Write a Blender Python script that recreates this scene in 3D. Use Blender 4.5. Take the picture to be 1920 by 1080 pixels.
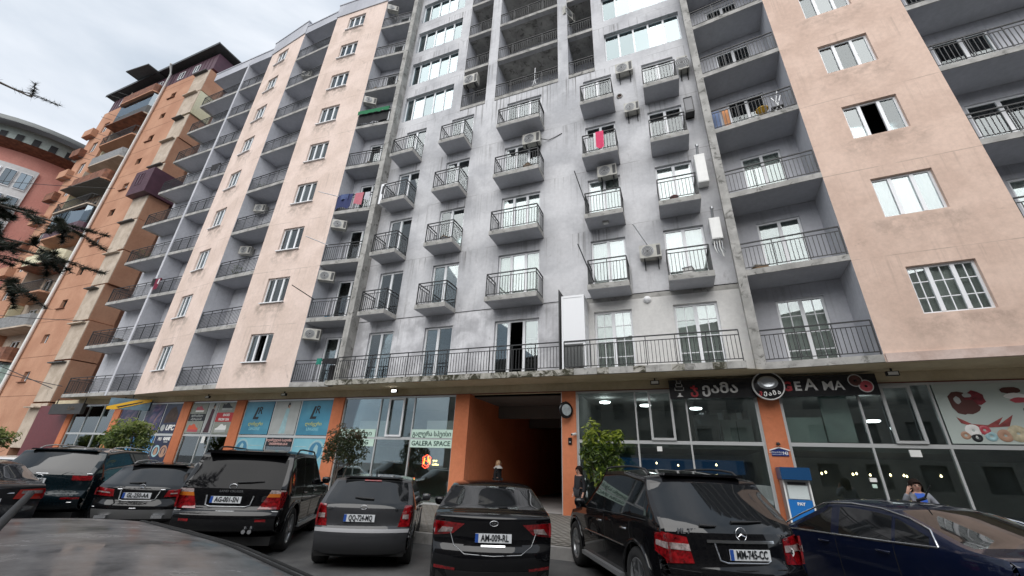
import bpy, bmesh, math, random
from mathutils import Matrix, Vector, noise
S=bpy.context.scene
for o in list(bpy.data.objects): bpy.data.objects.remove(o)
R=math.radians
# ---------------------------------------------------------------- camera
cam_d=bpy.data.cameras.new('camera'); cam=bpy.data.objects.new('camera',cam_d); S.collection.objects.link(cam)
cam_d.sensor_width=36; cam_d.lens=758.85/1920*36; cam_d.clip_start=.05; cam_d.clip_end=3000
cam.matrix_world=Matrix.Translation((0,0,1.6))@Matrix.Rotation(R(90+23.978),4,'X')@Matrix.Rotation(R(2.3408),4,'Z')
S.camera=cam
S.render.resolution_x=1024; S.render.resolution_y=576
# ---------------------------------------------------------------- world, sun, exposure
SUN_EL,SUN_AZ=R(43),R(196)          # overcast: broad soft sun behind the camera
w=bpy.data.worlds.new('World'); S.world=w; w.use_nodes=True
nt=w.node_tree; nt.nodes.clear()
def wn(t,**k):
    n=nt.nodes.new(t)
    for a,v in k.items(): setattr(n,a,v)
    return n
sky=wn('ShaderNodeTexSky',sky_type='NISHITA',sun_disc=False); sky.sun_elevation=SUN_EL; sky.sun_rotation=SUN_AZ; sky.dust_density=3
bg1=wn('ShaderNodeBackground'); bg1.inputs[1].default_value=.07; nt.links.new(sky.outputs[0],bg1.inputs[0])
tc=wn('ShaderNodeTexCoord'); mp=wn('ShaderNodeMapping'); mp.inputs['Scale'].default_value=(1.0,1.0,2.2); mp.inputs['Location'].default_value=(.35,.2,.1)
nz=wn('ShaderNodeTexNoise'); nz.inputs['Scale'].default_value=1.7; nz.inputs['Detail'].default_value=7; nz.inputs['Roughness'].default_value=.52; nz.inputs['Distortion'].default_value=.5
rp=wn('ShaderNodeValToRGB'); e=rp.color_ramp.elements
e[0].position=.34; e[0].color=(.235,.285,.345,1); e[1].position=.68; e[1].color=(.52,.54,.572,1)
bg2=wn('ShaderNodeBackground'); bg2.inputs[1].default_value=1.0
mx=wn('ShaderNodeMixShader'); mx.inputs[0].default_value=.94; out=wn('ShaderNodeOutputWorld')
L=nt.links.new
L(tc.outputs['Generated'],mp.inputs[0]); L(mp.outputs[0],nz.inputs['Vector']); L(nz.outputs['Fac'],rp.inputs[0]); L(rp.outputs[0],bg2.inputs[0])
L(bg1.outputs[0],mx.inputs[1]); L(bg2.outputs[0],mx.inputs[2]); L(mx.outputs[0],out.inputs[0])
sd=bpy.data.lights.new('sun','SUN'); sd.energy=1.5; sd.angle=R(70); sd.color=(1,.97,.93)
so=bpy.data.objects.new('sun',sd); S.collection.objects.link(so)
# sun direction: from azimuth behind camera
sv=Vector((math.sin(SUN_AZ)*math.cos(SUN_EL),math.cos(SUN_AZ)*math.cos(SUN_EL),math.sin(SUN_EL)))
so.rotation_euler=sv.to_track_quat('Z','Y').to_euler(); so.location=(0,-30,60)
vs=S.view_settings; vs.view_transform='Standard'; vs.look='None'; vs.exposure=1.0; vs.gamma=1; vs.use_curve_mapping=False
S.render.engine='CYCLES'; S.cycles.max_bounces=8; S.cycles.transparent_max_bounces=24; S.cycles.glossy_bounces=4
# ---------------------------------------------------------------- helpers
I4=Matrix.Identity(4); W={}; MATS={}; rnd=random.Random(7)
class MB:
    def __init__(s): s.v=[]; s.f=[]; s.mi=[]; s.sm=[]
    def add(s,vs,fs,mi=0,sm=False):
        o=len(s.v); s.v+= [tuple(p) for p in vs]
        for f in fs: s.f.append([i+o for i in f]); s.mi.append(mi); s.sm.append(sm)
        return s
    def box(s,x0,x1,y0,y1,z0,z1,mi=0,M=None):
        vs=[(x,y,z) for z in (z0,z1) for y in (y0,y1) for x in (x0,x1)]
        if M: vs=[M@Vector(p) for p in vs]
        return s.add(vs,[(0,2,3,1),(4,5,7,6),(0,1,5,4),(2,6,7,3),(0,4,6,2),(1,3,7,5)],mi)
    def quad(s,a,b,c,d,mi=0): return s.add([a,b,c,d],[(0,1,2,3)],mi)
    def tube(s,pts,r,n=6,mi=0,caps=True,sm=True):
        pts=[Vector(p) for p in pts]; vs=[];fs=[]; m=len(pts)
        rr=r if isinstance(r,(list,tuple)) else [r]*m
        for i,p in enumerate(pts):
            t=(pts[min(i+1,m-1)]-pts[max(i-1,0)]).normalized()
            a=t.cross(Vector((0,0,1)) if abs(t.z)<.9 else Vector((1,0,0))).normalized(); b=t.cross(a)
            for k in range(n):
                an=2*math.pi*k/n; vs.append(p+a*math.cos(an)*rr[i]+b*math.sin(an)*rr[i])
        for i in range(m-1):
            for k in range(n): fs.append((i*n+k,i*n+(k+1)%n,(i+1)*n+(k+1)%n,(i+1)*n+k))
        s.add(vs,fs,mi,sm)
        if caps: s.add(vs[:n],[tuple(range(n))],mi); s.add(vs[-n:],[tuple(range(n-1,-1,-1))],mi)
        return s
    def bar(s,a,b,w,h=None,mi=0):
        a=Vector(a);b=Vector(b);h=h or w; t=(b-a).normalized()
        u=t.cross(Vector((0,0,1)) if abs(t.z)<.9 else Vector((1,0,0))).normalized()*w/2; v=t.cross(u).normalized()*h/2
        vs=[p+su*u+sv*v for p in (a,b) for su,sv in ((-1,-1),(1,-1),(1,1),(-1,1))]
        return s.add(vs,[(0,1,2,3),(7,6,5,4),(0,4,5,1),(1,5,6,2),(2,6,7,3),(3,7,4,0)],mi)
    def lathe(s,prof,n=16,mi=0,M=None,sm=True,arc=None):
        vs=[];m=len(prof)
        for k in range(n):
            a=2*math.pi*k/n
            for r,z in prof: vs.append((r*math.cos(a),r*math.sin(a),z))
        if M: vs=[M@Vector(p) for p in vs]
        fs=[(k*m+i,((k+1)%n)*m+i,((k+1)%n)*m+i+1,k*m+i+1) for k in range(n) for i in range(m-1)]
        return s.add(vs,fs,mi,sm)
    def prism(s,poly,y0,y1,mi=0,M=None):      # polygon in xz, extruded along y
        n=len(poly); vs=[(x,y0,z) for x,z in poly]+[(x,y1,z) for x,z in poly]
        if M: vs=[M@Vector(p) for p in vs]
        return s.add(vs,[tuple(range(n)),tuple(range(2*n-1,n-1,-1))]+[(i,i+n,(i+1)%n+n,(i+1)%n) for i in range(n)],mi)
    def mesh(s,name,mats):
        me=bpy.data.meshes.new(name); me.from_pydata(s.v,[],s.f)
        for m in (mats if isinstance(mats,(list,tuple)) else [mats]): me.materials.append(m)
        me.polygons.foreach_set('material_index',s.mi); me.polygons.foreach_set('use_smooth',s.sm); me.update()
        return me
def link(o,parent,M):
    S.collection.objects.link(o); W[o]=M
    if parent: o.parent=parent; o.matrix_basis=W[parent].inverted()@M
    else: o.matrix_basis=M
    return o
def part(name,mb,mat,parent=None,M=I4,label=None,**props):
    me=mb.mesh(name,mat) if isinstance(mb,MB) else mb
    o=link(bpy.data.objects.new(name,me),parent,M)
    if label: o['label']=label
    for k,v in props.items(): o[k]=v
    return o
def tag(o,label,cat,group=None):
    o['label']=label; o['category']=cat
    if group: o['group']=group
    return o
def thing(name,label,cat,M=I4,group=None):
    o=bpy.data.objects.new(name,None); o.empty_display_size=.2
    return tag(link(o,None,M),label,cat,group)
def tmesh(txt,size,name='lettering',depth=.004,align='CENTER',shear=0,sx=1,bold=0):
    c=bpy.data.curves.new('t','FONT'); c.body=txt; c.size=size; c.align_x=align; c.align_y='CENTER'; c.extrude=depth; c.shear=shear; c.resolution_u=2; c.offset=bold
    o=bpy.data.objects.new('t',c); S.collection.objects.link(o)
    dg=bpy.context.evaluated_depsgraph_get(); me=bpy.data.meshes.new_from_object(o.evaluated_get(dg)); me.name=name
    bpy.data.objects.remove(o); bpy.data.curves.remove(c); me.materials.clear()
    if sx!=1: me.transform(Matrix.Diagonal((sx,1,1,1)))
    return me
def text(name,txt,size,mat,parent,M,**k):
    me=tmesh(txt,size,name,**k); me.materials.append(mat); return part(name,me,None,parent,M)
# ---------------------------------------------------------------- materials
def mat(name): 
    m=bpy.data.materials.new(name); m.use_nodes=True; MATS[name]=m; return m,m.node_tree,m.node_tree.nodes['Principled BSDF']
def lin(r,g,b): 
    f=lambda c:(c/255/12.92 if c<=10 else ((c/255+.055)/1.055)**2.4); return (f(r),f(g),f(b),1)
def simple(name,col,rough=.5,metal=0,spec=.5,coat=0,emit=0,var=0,scale=6,bump=0,bscale=40,alpha=None,trans=0):
    m,t,p=mat(name); col=tuple(col[:3])+(1,)
    p.inputs['Base Color'].default_value=col; p.inputs['Roughness'].default_value=rough; p.inputs['Metallic'].default_value=metal
    p.inputs['Specular IOR Level'].default_value=spec; p.inputs['Coat Weight'].default_value=coat; p.inputs['Coat Roughness'].default_value=.03
    if emit: p.inputs['Emission Color'].default_value=col; p.inputs['Emission Strength'].default_value=emit
    if trans: p.inputs['Transmission Weight'].default_value=trans
    if var or bump:
        tcn=t.nodes.new('ShaderNodeTexCoord')
    if var:
        n=t.nodes.new('ShaderNodeTexNoise'); n.inputs['Scale'].default_value=scale; n.inputs['Detail'].default_value=6
        r=t.nodes.new('ShaderNodeMapRange'); r.inputs[1].default_value=.3; r.inputs[2].default_value=.7; r.inputs[3].default_value=1-var; r.inputs[4].default_value=1+var*.6
        mxn=t.nodes.new('ShaderNodeVectorMath'); mxn.operation='SCALE'; mxn.inputs[0].default_value=col[:3]
        t.links.new(tcn.outputs['Object'],n.inputs['Vector']); t.links.new(n.outputs['Fac'],r.inputs[0]); t.links.new(r.outputs[0],mxn.inputs['Scale']); t.links.new(mxn.outputs[0],p.inputs['Base Color'])
    if bump:
        n2=t.nodes.new('ShaderNodeTexNoise'); n2.inputs['Scale'].default_value=bscale; n2.inputs['Detail'].default_value=4
        bn=t.nodes.new('ShaderNodeBump'); bn.inputs['Strength'].default_value=bump; bn.inputs['Distance'].default_value=.02
        t.links.new(tcn.outputs['Object'],n2.inputs['Vector']); t.links.new(n2.outputs['Fac'],bn.inputs['Height']); t.links.new(bn.outputs[0],p.inputs['Normal'])
    return m
def plaster(name,c1,c2,dirt=(.16,.155,.15),patch=.35,streak=.5,smudge=.45,pscale=.45,bump=.1,dscale=1.1,dlo=.6,drip=0,sill=None,cdrip=False):
    """painted render: two tones in big patches, rain streaks, grimy smudges, fine grain"""
    m,t,p=mat(name); N=t.nodes.new; K=t.links.new
    tcn=N('ShaderNodeTexCoord')
    def nse(scale,detail=5,vec=None,rough=.55,dist=0):
        n=N('ShaderNodeTexNoise'); n.inputs['Scale'].default_value=scale; n.inputs['Detail'].default_value=detail; n.inputs['Roughness'].default_value=rough; n.inputs['Distortion'].default_value=dist
        K(vec or tcn.outputs['Object'],n.inputs['Vector']); return n.outputs['Fac']
    def ramp(f,a,b,lo=0,hi=1):
        r=N('ShaderNodeMapRange'); r.inputs[1].default_value=a; r.inputs[2].default_value=b; r.inputs[3].default_value=lo; r.inputs[4].default_value=hi; r.interpolation_type='SMOOTHSTEP'; K(f,r.inputs[0]); return r.outputs[0]
    def mix(f,a,b):
        x=N('ShaderNodeMix'); x.data_type='RGBA'; 
        if isinstance(f,float): x.inputs[0].default_value=f
        else: K(f,x.inputs[0])
        for i,c in ((6,a),(7,b)):
            if isinstance(c,tuple): x.inputs[i].default_value=tuple(c[:3])+(1,)
            else: K(c,x.inputs[i])
        return x.outputs[2]
    base=mix(ramp(nse(pscale,6,dist=.4),.35,.65),c1,c2)
    mpn=N('ShaderNodeMapping'); mpn.inputs['Scale'].default_value=(2.2,2.2,.11); K(tcn.outputs['Object'],mpn.inputs[0])
    st=ramp(nse(1.6,6,mpn.outputs[0]),.56,.78,0,streak)
    st2=N('ShaderNodeMath'); st2.operation='MULTIPLY'; K(st,st2.inputs[0]); K(ramp(nse(.33,3),.38,.62),st2.inputs[1])
    c=mix(st2.outputs[0],base,tuple(dirt))
    sm=ramp(nse(dscale,8,rough=.7,dist=.8),dlo,dlo+.15,0,smudge)
    c=mix(sm,c,tuple(dirt))
    def mth(op,a,b=None):
        q=N('ShaderNodeMath'); q.operation=op
        for i,v in enumerate((a,b)):
            if v is None: continue
            if isinstance(v,(int,float)): q.inputs[i].default_value=v
            else: K(v,q.inputs[i])
        return q.outputs[0]
    if drip or sill or cdrip:
        sx=N('ShaderNodeSeparateXYZ'); K(tcn.outputs['Object'],sx.inputs[0]); X_,Z_=sx.outputs[0],sx.outputs[2]
        ph=mth('FRACT',mth('DIVIDE',mth('SUBTRACT',Z_,4.45),3.0))      # 0 just above a slab, 1 just under the next one
        mp2=N('ShaderNodeMapping'); mp2.inputs['Scale'].default_value=(5.5,5.5,.10); K(tcn.outputs['Object'],mp2.inputs[0]); run=nse(1.5,7,mp2.outputs[0],rough=.65)
        if drip: c=mix(mth('MULTIPLY',mth('MULTIPLY',ramp(ph,.35,1,0,1),ramp(run,.5,.66)),ramp(nse(.5,3),.4,.6,.1,drip)),c,tuple(dirt))
        if drip: c=mix(mth('MULTIPLY',mth('MULTIPLY',ramp(ph,.0,.004),ramp(ph,.008,.013,1,0)),ramp(nse(.8,4),.4,.6,0,.55)),c,tuple(dirt))
        if sill:
            inx=mth('MULTIPLY',ramp(X_,sill[0],sill[0]+.3),ramp(X_,sill[1]-.3,sill[1],1,0)); iz=mth('MULTIPLY',ramp(ph,.03,.36),ramp(ph,.37,.41,1,0))
            c=mix(mth('MULTIPLY',mth('MULTIPLY',inx,iz),ramp(nse(2.2,7,rough=.7),.4,.62,0,sill[2])),c,tuple(dirt))
        if cdrip:
            iz=mth('MULTIPLY',ramp(Z_,17.2,19.4),ramp(Z_,19.6,19.75,1,0)); inx=mth('MULTIPLY',ramp(X_,3.4,4.4),ramp(X_,10.6,11.6,1,0))
            c=mix(mth('MULTIPLY',mth('MULTIPLY',inx,iz),ramp(run,.52,.62,0,.75)),c,tuple(dirt))
    fg=ramp(nse(7,6,rough=.7),.3,.7,.93,1.05)
    vm=N('ShaderNodeVectorMath'); vm.operation='SCALE'; K(c,vm.inputs[0]); K(fg,vm.inputs['Scale'])
    K(vm.outputs[0],p.inputs['Base Color']); p.inputs['Roughness'].default_value=.92; p.inputs['Specular IOR Level'].default_value=.2
    bn=N('ShaderNodeBump'); bn.inputs['Strength'].default_value=bump; bn.inputs['Distance'].default_value=.03
    K(nse(14,5),bn.inputs['Height']); K(bn.outputs[0],p.inputs['Normal'])
    return m
def glass(name,refl,tint=(.8,.86,.86),rcol=(.86,.93,.95),rough=.015,wav=.0):
    """architectural pane: part mirror, part see-through, more mirror at a glance"""
    m,t,p=mat(name); t.nodes.remove(p); N=t.nodes.new; K=t.links.new; o=t.nodes['Material Output']
    g=N('ShaderNodeBsdfGlossy'); g.inputs['Color'].default_value=rcol+(1,); g.inputs['Roughness'].default_value=rough
    tr=N('ShaderNodeBsdfTransparent'); tr.inputs[0].default_value=tint+(1,)
    lw=N('ShaderNodeFresnel'); lw.inputs[0].default_value=1.5
    r=N('ShaderNodeMapRange'); oi=N('ShaderNodeObjectInfo'); mr=N('ShaderNodeMapRange'); mr.inputs[3].default_value=refl*.55; mr.inputs[4].default_value=refl*1.4; K(oi.outputs['Random'],mr.inputs[0]); K(mr.outputs[0],r.inputs[3]); r.inputs[4].default_value=1; K(lw.outputs[0],r.inputs[0])
    x=N('ShaderNodeMixShader'); K(r.outputs[0],x.inputs[0]); K(tr.outputs[0],x.inputs[1]); K(g.outputs[0],x.inputs[2]); K(x.outputs[0],o.inputs[0])
    if wav:
        tcn=N('ShaderNodeTexCoord'); n=N('ShaderNodeTexNoise'); n.inputs['Scale'].default_value=.9; n.inputs['Detail'].default_value=1; bn=N('ShaderNodeBump'); bn.inputs['Strength'].default_value=wav; bn.inputs['Distance'].default_value=.05
        K(tcn.outputs['Object'],n.inputs[0]); K(n.outputs[0],bn.inputs['Height']); K(bn.outputs[0],g.inputs['Normal'])
    return m
GREY=plaster('grey_render',(.44,.443,.462),(.615,.615,.632),streak=.8,smudge=.5,drip=.8,cdrip=True)
GREYL=plaster('lower_grey_render',(.45,.45,.47),(.70,.70,.725),streak=.45,smudge=.5,pscale=1.1,drip=.5)
PALE=plaster('pale_fresh_render',(.62,.61,.595),(.72,.71,.69),streak=.2,smudge=.15)
LILAC=plaster('lilac_loggia_render',(.47,.478,.515),(.56,.565,.60),streak=.25,smudge=.2,drip=.25)
PEACH=plaster('peach_render',(.66,.53,.46),(.76,.62,.55),dirt=(.30,.25,.21),streak=.55,smudge=.5,pscale=.6,drip=.35,sill=(.8,2.9,.75))
PEACHR=plaster('salmon_render',(.60,.445,.365),(.70,.53,.44),dirt=(.30,.23,.19),streak=.4,smudge=.5,pscale=.8,drip=.35,sill=(.6,3.0,.45))
CONC=plaster('weathered_concrete',(.30,.295,.28),(.44,.43,.41),dirt=(.085,.083,.075),streak=.5,smudge=.8,pscale=1.8,dscale=3.2,dlo=.52)
MOSS=plaster('mossy_concrete',(.30,.29,.25),(.46,.44,.40),dirt=(.05,.048,.032),streak=.5,smudge=1.0,pscale=2.5,dscale=3.0,dlo=.44)
SOFF=plaster('soffit_grey_render',(.42,.43,.47),(.5,.51,.55),streak=.1,smudge=.15)
BEIGE=plaster('beige_soffit',(.50,.42,.28),(.60,.52,.37),dirt=(.22,.17,.10),streak=.1,smudge=.5,pscale=.8)
ORNG=plaster('orange_pillar_render',(.50,.165,.08),(.60,.215,.11),dirt=(.20,.09,.06),streak=.35,smudge=.5,dscale=2.)
PVC=simple('white_plastic',(.80,.81,.83),.35)
IRON=simple('black_painted_iron',(.018,.019,.021),.5)
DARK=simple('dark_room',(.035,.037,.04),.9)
CURT=simple('curtain_cloth',(.74,.74,.71),.9,var=.12,scale=3)
CURTG=simple('grey_curtain_cloth',(.34,.36,.35),.9,var=.2,scale=3)
GL=glass('window_glass',.10,tint=(.87,.90,.89),rcol=(.82,.88,.89),wav=.03); GLB=glass('band_tint_glass',.30,tint=(.74,.84,.84),rcol=(.74,.87,.90),wav=.03); GLT=glass('mirror_tint_glass',.13,tint=(.86,.89,.885),rcol=(.82,.88,.895),wav=.03)
GLS=glass('shop_glass',.15,tint=(.86,.92,.90)); 
ALU=simple('grey_aluminium',(.55,.56,.56),.35,.3)
WHITE=simple('white_enamel',(.78,.78,.76),.4,var=.06); GRIL=simple('dark_grille',(.05,.05,.052),.6)
STEEL=simple('galvanised_steel',(.42,.43,.44),.4,.7)
def frame(P0,P1,dep=0):
    x=Vector((P1[0]-P0[0],P1[1]-P0[1],0)).normalized(); y=Vector((-x.y,x.x,0)); o=Vector((P0[0],P0[1],0))+y*dep
    return Matrix(((x.x,y.x,0,o.x),(x.y,y.y,0,o.y),(0,0,1,0),(0,0,0,1)))
def flen(P0,P1): return math.hypot(P1[0]-P0[0],P1[1]-P0[1])
def zk(k): return 4.49+3*(k-1)
def wall(x0,x1,z0,z1,holes=(),reveal=.14,y=0):
    """wall sheet with real openings and reveals"""
    mb=MB(); xs=sorted({x0,x1,*[h[0] for h in holes],*[h[1] for h in holes]}); zs=sorted({z0,z1,*[h[2] for h in holes],*[h[3] for h in holes]})
    for i in range(len(xs)-1):
        for j in range(len(zs)-1):
            cx,cz=(xs[i]+xs[i+1])/2,(zs[j]+zs[j+1])/2
            if any(h[0]<cx<h[1] and h[2]<cz<h[3] for h in holes): continue
            mb.quad((xs[i],y,zs[j]),(xs[i+1],y,zs[j]),(xs[i+1],y,zs[j+1]),(xs[i],y,zs[j+1]))
    for a,b,c,d in holes:
        r=y+reveal
        mb.quad((a,y,c),(a,y,d),(a,r,d),(a,r,c)); mb.quad((b,y,d),(b,y,c),(b,r,c),(b,r,d))
        mb.quad((a,y,d),(b,y,d),(b,r,d),(a,r,d)); mb.quad((b,y,c),(a,y,c),(a,r,c),(b,r,c))
    return mb
CACHE={}
def curtain_mesh(w,h,seed,m):
    k=('c',round(w,2),round(h,2),seed,m.name)
    if k not in CACHE:
        mb=MB(); n=max(8,int(w/.06)); r=random.Random(seed); vs=[]
        ph=r.random()*6
        for i in range(n+1):
            x=w*i/n; y=.03*math.sin(x*38+ph+math.sin(x*7))
            vs+= [(x,y,0),(x,y,h)]
        mb.add(vs,[(2*i,2*i+2,2*i+3,2*i+1) for i in range(n)],0,True); CACHE[k]=mb.mesh('curtain',m)
    return CACHE[k]
def window(name,parent,M,x0,x1,z0,z1,y,splits,gl=None,fw=.06,frame_mat=None,muntin=None,curtain=0,openp=None,sub='pane',sill=False,rs=None):
    """frame mesh + a pane object for each light; splits are fractions of the width"""
    gl=gl or GL; fm=frame_mat or PVC; w=x1-x0; h=z1-z0
    key=('wf',name,round(w,3),round(h,3),tuple(splits),muntin,fm.name,fw,sill)
    xs=[0]+[w*s for s in splits]+[w]
    if key not in CACHE:
        mb=MB(); f=fw
        mb.box(0,w,0,.06,0,f); mb.box(0,w,0,.06,h-f,h); mb.box(0,f,.001,.061,f,h-f); mb.box(w-f,w,.001,.061,f,h-f)
        for s in xs[1:-1]: mb.box(s-f*.75,s+f*.75,-.012,.05,f,h-f)
        if muntin:
            for i in range(len(xs)-1):
                a,b=xs[i]+f,xs[i+1]-f
                for q in range(1,muntin[0]): c=a+(b-a)*q/muntin[0]; mb.box(c-.012,c+.012,.012,.022,f,h-f)
                for q in range(1,muntin[1]): c=h*q/muntin[1]; mb.box(a,b,.009,.025,c-.012,c+.012)
        if sill: mb.box(-.05,w+.05,-.2,.04,-.045,-.002)
        CACHE[key]=mb.mesh(name,fm)
    fo=part(name,CACHE[key],None,parent,M@Matrix.Translation((x0,y,z0)))
    for i in range(len(xs)-1):
        a=xs[i]+(fw if i==0 else fw*.75); b=xs[i+1]-(fw if i==len(xs)-2 else fw*.75)
        if openp==i: continue
        k2=('p',round(b-a,3),round(h-2*fw,3),gl.name)
        if k2 not in CACHE: CACHE[k2]=MB().box(0,b-a,0,.008,0,h-2*fw).mesh(sub,gl)
        tilt=rs.uniform(-.006,.006) if rs else 0
        part(sub,CACHE[k2],None,fo,M@Matrix.Translation((x0+a,y+.03,z0+fw))@Matrix.Rotation(tilt,4,'Z')@Matrix.Rotation(-tilt*.7,4,'X'))
    if curtain:
        full=curtain if isinstance(curtain,float) else 1.
        part('curtain',curtain_mesh(w*full,h,rs.randint(0,5) if rs else 1,CURT if curtain!=2 else CURTG),None,fo,M@Matrix.Translation((x0,y+.16,z0)))
    return fo
def railing_mesh(Lx,h=.96,depth_l=0,depth_r=0,post=.9):
    """top rail, second rail, foot rail, balusters; optional return sides (local y 0 = front, +y = wall)"""
    k=('r',round(Lx,3),h,depth_l,depth_r)
    if k in CACHE: return CACHE[k]
    mb=MB()
    def run(a,b):
        a=Vector(a);b=Vector(b);L_=(b-a).length; u=(b-a)/L_; Z=Vector((0,0,1))
        mb.bar(a+Z*h,b+Z*h,.045,.035); mb.bar(a+Z*(h-.15),b+Z*(h-.15),.024); mb.bar(a+Z*.09,b+Z*.09,.024)
        n=max(2,round(L_/.115))
        for i in range(n+1):
            p=a+u*(L_*i/n); mb.bar(p+Z*.09,p+Z*(h-.15),.017)
        m=max(1,round(L_/post))
        for i in range(m+1):
            p=a+u*(L_*(i+.0)/m if m>1 or not(depth_l or depth_r) else L_*i/m); mb.bar(p,p+Z*h,.026)
    run((0,0,0),(Lx,0,0))
    if depth_l: run((0,.03,0),(0,depth_l,0))
    if depth_r: run((Lx,.03,0),(Lx,depth_r,0))
    CACHE[k]=mb.mesh('railing',IRON); return CACHE[k]
# ================================================================ ground
def cy(x): return 15.17-.403*x
CF=frame((-7.0,cy(-7.0)),(7.6,cy(7.6)))      # main facade frame: x along, y into the building
PT=dict(L=(-26.75,25.43),M=(-22.74,23.77),S1L=(-20.27,22.77),S1R=(-16.69,20.8),S2L=(-13.73,19.51),S2R=(-9.62,18.15),LCR=(-7.42,17.54),fL=(7.45,11.53),fR=(9.8,10.24),RR=(13.18,8.63))
PT['RE']=(13.18+.9026*7,8.63-.4305*7)
ASPH=None; RZ=-.085
def asphalt():
    m,t,p=mat('asphalt'); N=t.nodes.new;K=t.links.new
    tcn=N('ShaderNodeTexCoord'); n=N('ShaderNodeTexNoise'); n.inputs['Scale'].default_value=1.1; n.inputs['Detail'].default_value=8; n.inputs['Roughness'].default_value=.65
    n2=N('ShaderNodeTexNoise'); n2.inputs['Scale'].default_value=90; n2.inputs['Detail'].default_value=3
    r=N('ShaderNodeValToRGB'); e=r.color_ramp.elements; e[0].position=.3; e[0].color=(.055,.055,.057,1); e[1].position=.75; e[1].color=(.14,.138,.135,1)
    K(tcn.outputs['Object'],n.inputs[0]); K(tcn.outputs['Object'],n2.inputs[0]); K(n.outputs[0],r.inputs[0])
    mx_=N('ShaderNodeMix'); mx_.data_type='RGBA'; mx_.blend_type='OVERLAY'; mx_.inputs[0].default_value=.6; K(r.outputs[0],mx_.inputs[6]); K(n2.outputs[0],mx_.inputs[7]); K(mx_.outputs[2],p.inputs['Base Color'])
    b=N('ShaderNodeBump'); b.inputs['Strength'].default_value=.5; b.inputs['Distance'].default_value=.01; K(n2.outputs[0],b.inputs['Height']); K(b.outputs[0],p.inputs['Normal'])
    rr=N('ShaderNodeMapRange'); rr.inputs[3].default_value=.55; rr.inputs[4].default_value=.95; K(n.outputs[0],rr.inputs[0]); K(rr.outputs[0],p.inputs['Roughness'])
    return m
ASPH=asphalt()
g=MB().quad((-1500,-1500,RZ),(1500,-1500,RZ),(1500,1500,RZ),(-1500,1500,RZ)); o=part('ground',g,ASPH); o['kind']='structure'
PAVE=simple('concrete_paver',(.33,.31,.28),.9,var=.22,scale=2.3,bump=.2); PAVJ=simple('paving_joint_sand',(.16,.145,.125),.95,var=.2)
KERB=plaster('kerb_concrete',(.32,.31,.30),(.42,.41,.40),smudge=.6)
KD=-4.5                                     # kerb line depth in the facade frame
def zs(s,d):                                 # pavement height: rises a little toward the passage
    t=min(1,max(0,(d-KD)/5.3)); u=min(1,max(0,(17-s)/5)); return .13+t*(.03+.15*u)
mb=MB(); NS,ND=80,8; vs=[]
for i in range(NS+1):
    s_=-60+120*i/NS
    for j in range(ND+1): d_=KD+.16+(5.6)*j/ND; vs.append((s_,d_,zs(s_,d_)-.012))
mb.add(vs,[(i*(ND+1)+j,(i+1)*(ND+1)+j,(i+1)*(ND+1)+j+1,i*(ND+1)+j+1) for i in range(NS) for j in range(ND)])
pv=part('pavement',mb,PAVJ,None,CF); pv['kind']='structure'
mb=MB(); r_=random.Random(3)
for i in range(-14,72):                      # pavers laid diagonally in the stretch the cars leave open
    for j in range(-6,34):
        a=.205; x=1.5+(i+j*.0)*a*1.0; y=KD+.3+j*a*.72
        x=x+(j%2)*a*.5
        if y>.32 or y<KD+.25 or x>18: continue
        z=zs(x,y)+r_.uniform(-.003,.003); h=a*.47; k=a*.34
        mb.add([(x-h,y,z),(x,y-k*2*.5,z),(x+h,y,z),(x,y+k*2*.5,z)],[(0,1,2,3)])
        q=len(mb.v)-4
pb=part('paver_layer',mb,PAVE,pv,CF); pb['kind']='stuff'
for i in range(-9,12):                       # kerb stones, one by one
    part('kerb_stone',CACHE.setdefault('kerb',MB().box(.006,1.994,0,.15,-.14,.135).mesh('kerb_stone',KERB)),None,pv,CF@Matrix.Translation((i*2,KD+r_.uniform(-.006,.006),r_.uniform(-.006,.004))))
# ================================================================ grey and peach apartment building
BLD=thing('apartment_building','long grey and peach apartment block with balconies over a row of shops','building',CF)
def bp(name,mb,m,M=CF,parent=None,**k): return part(name,mb,m,parent or BLD,M,**k)
fr={n:frame(PT[a],PT[b]) for n,a,b in (('A1','L','M'),('A2','M','S1L'),('S1','S1L','S1R'),('B','S1R','S2L'),('S2','S2L','S2R'),('LC','S2R','LCR'),('RL','fL','fR'),('RS','fR','RR'),('FR','RR','RE'))}
ln={n:flen(PT[a],PT[b]) for n,a,b in (('A1','L','M'),('A2','M','S1L'),('S1','S1L','S1R'),('B','S1R','S2L'),('S2','S2L','S2R'),('LC','S2R','LCR'),('RL','fL','fR'),('RS','fR','RR'),('FR','RR','RE'))}
rw=random.Random(11)
TOP=31.49
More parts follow.
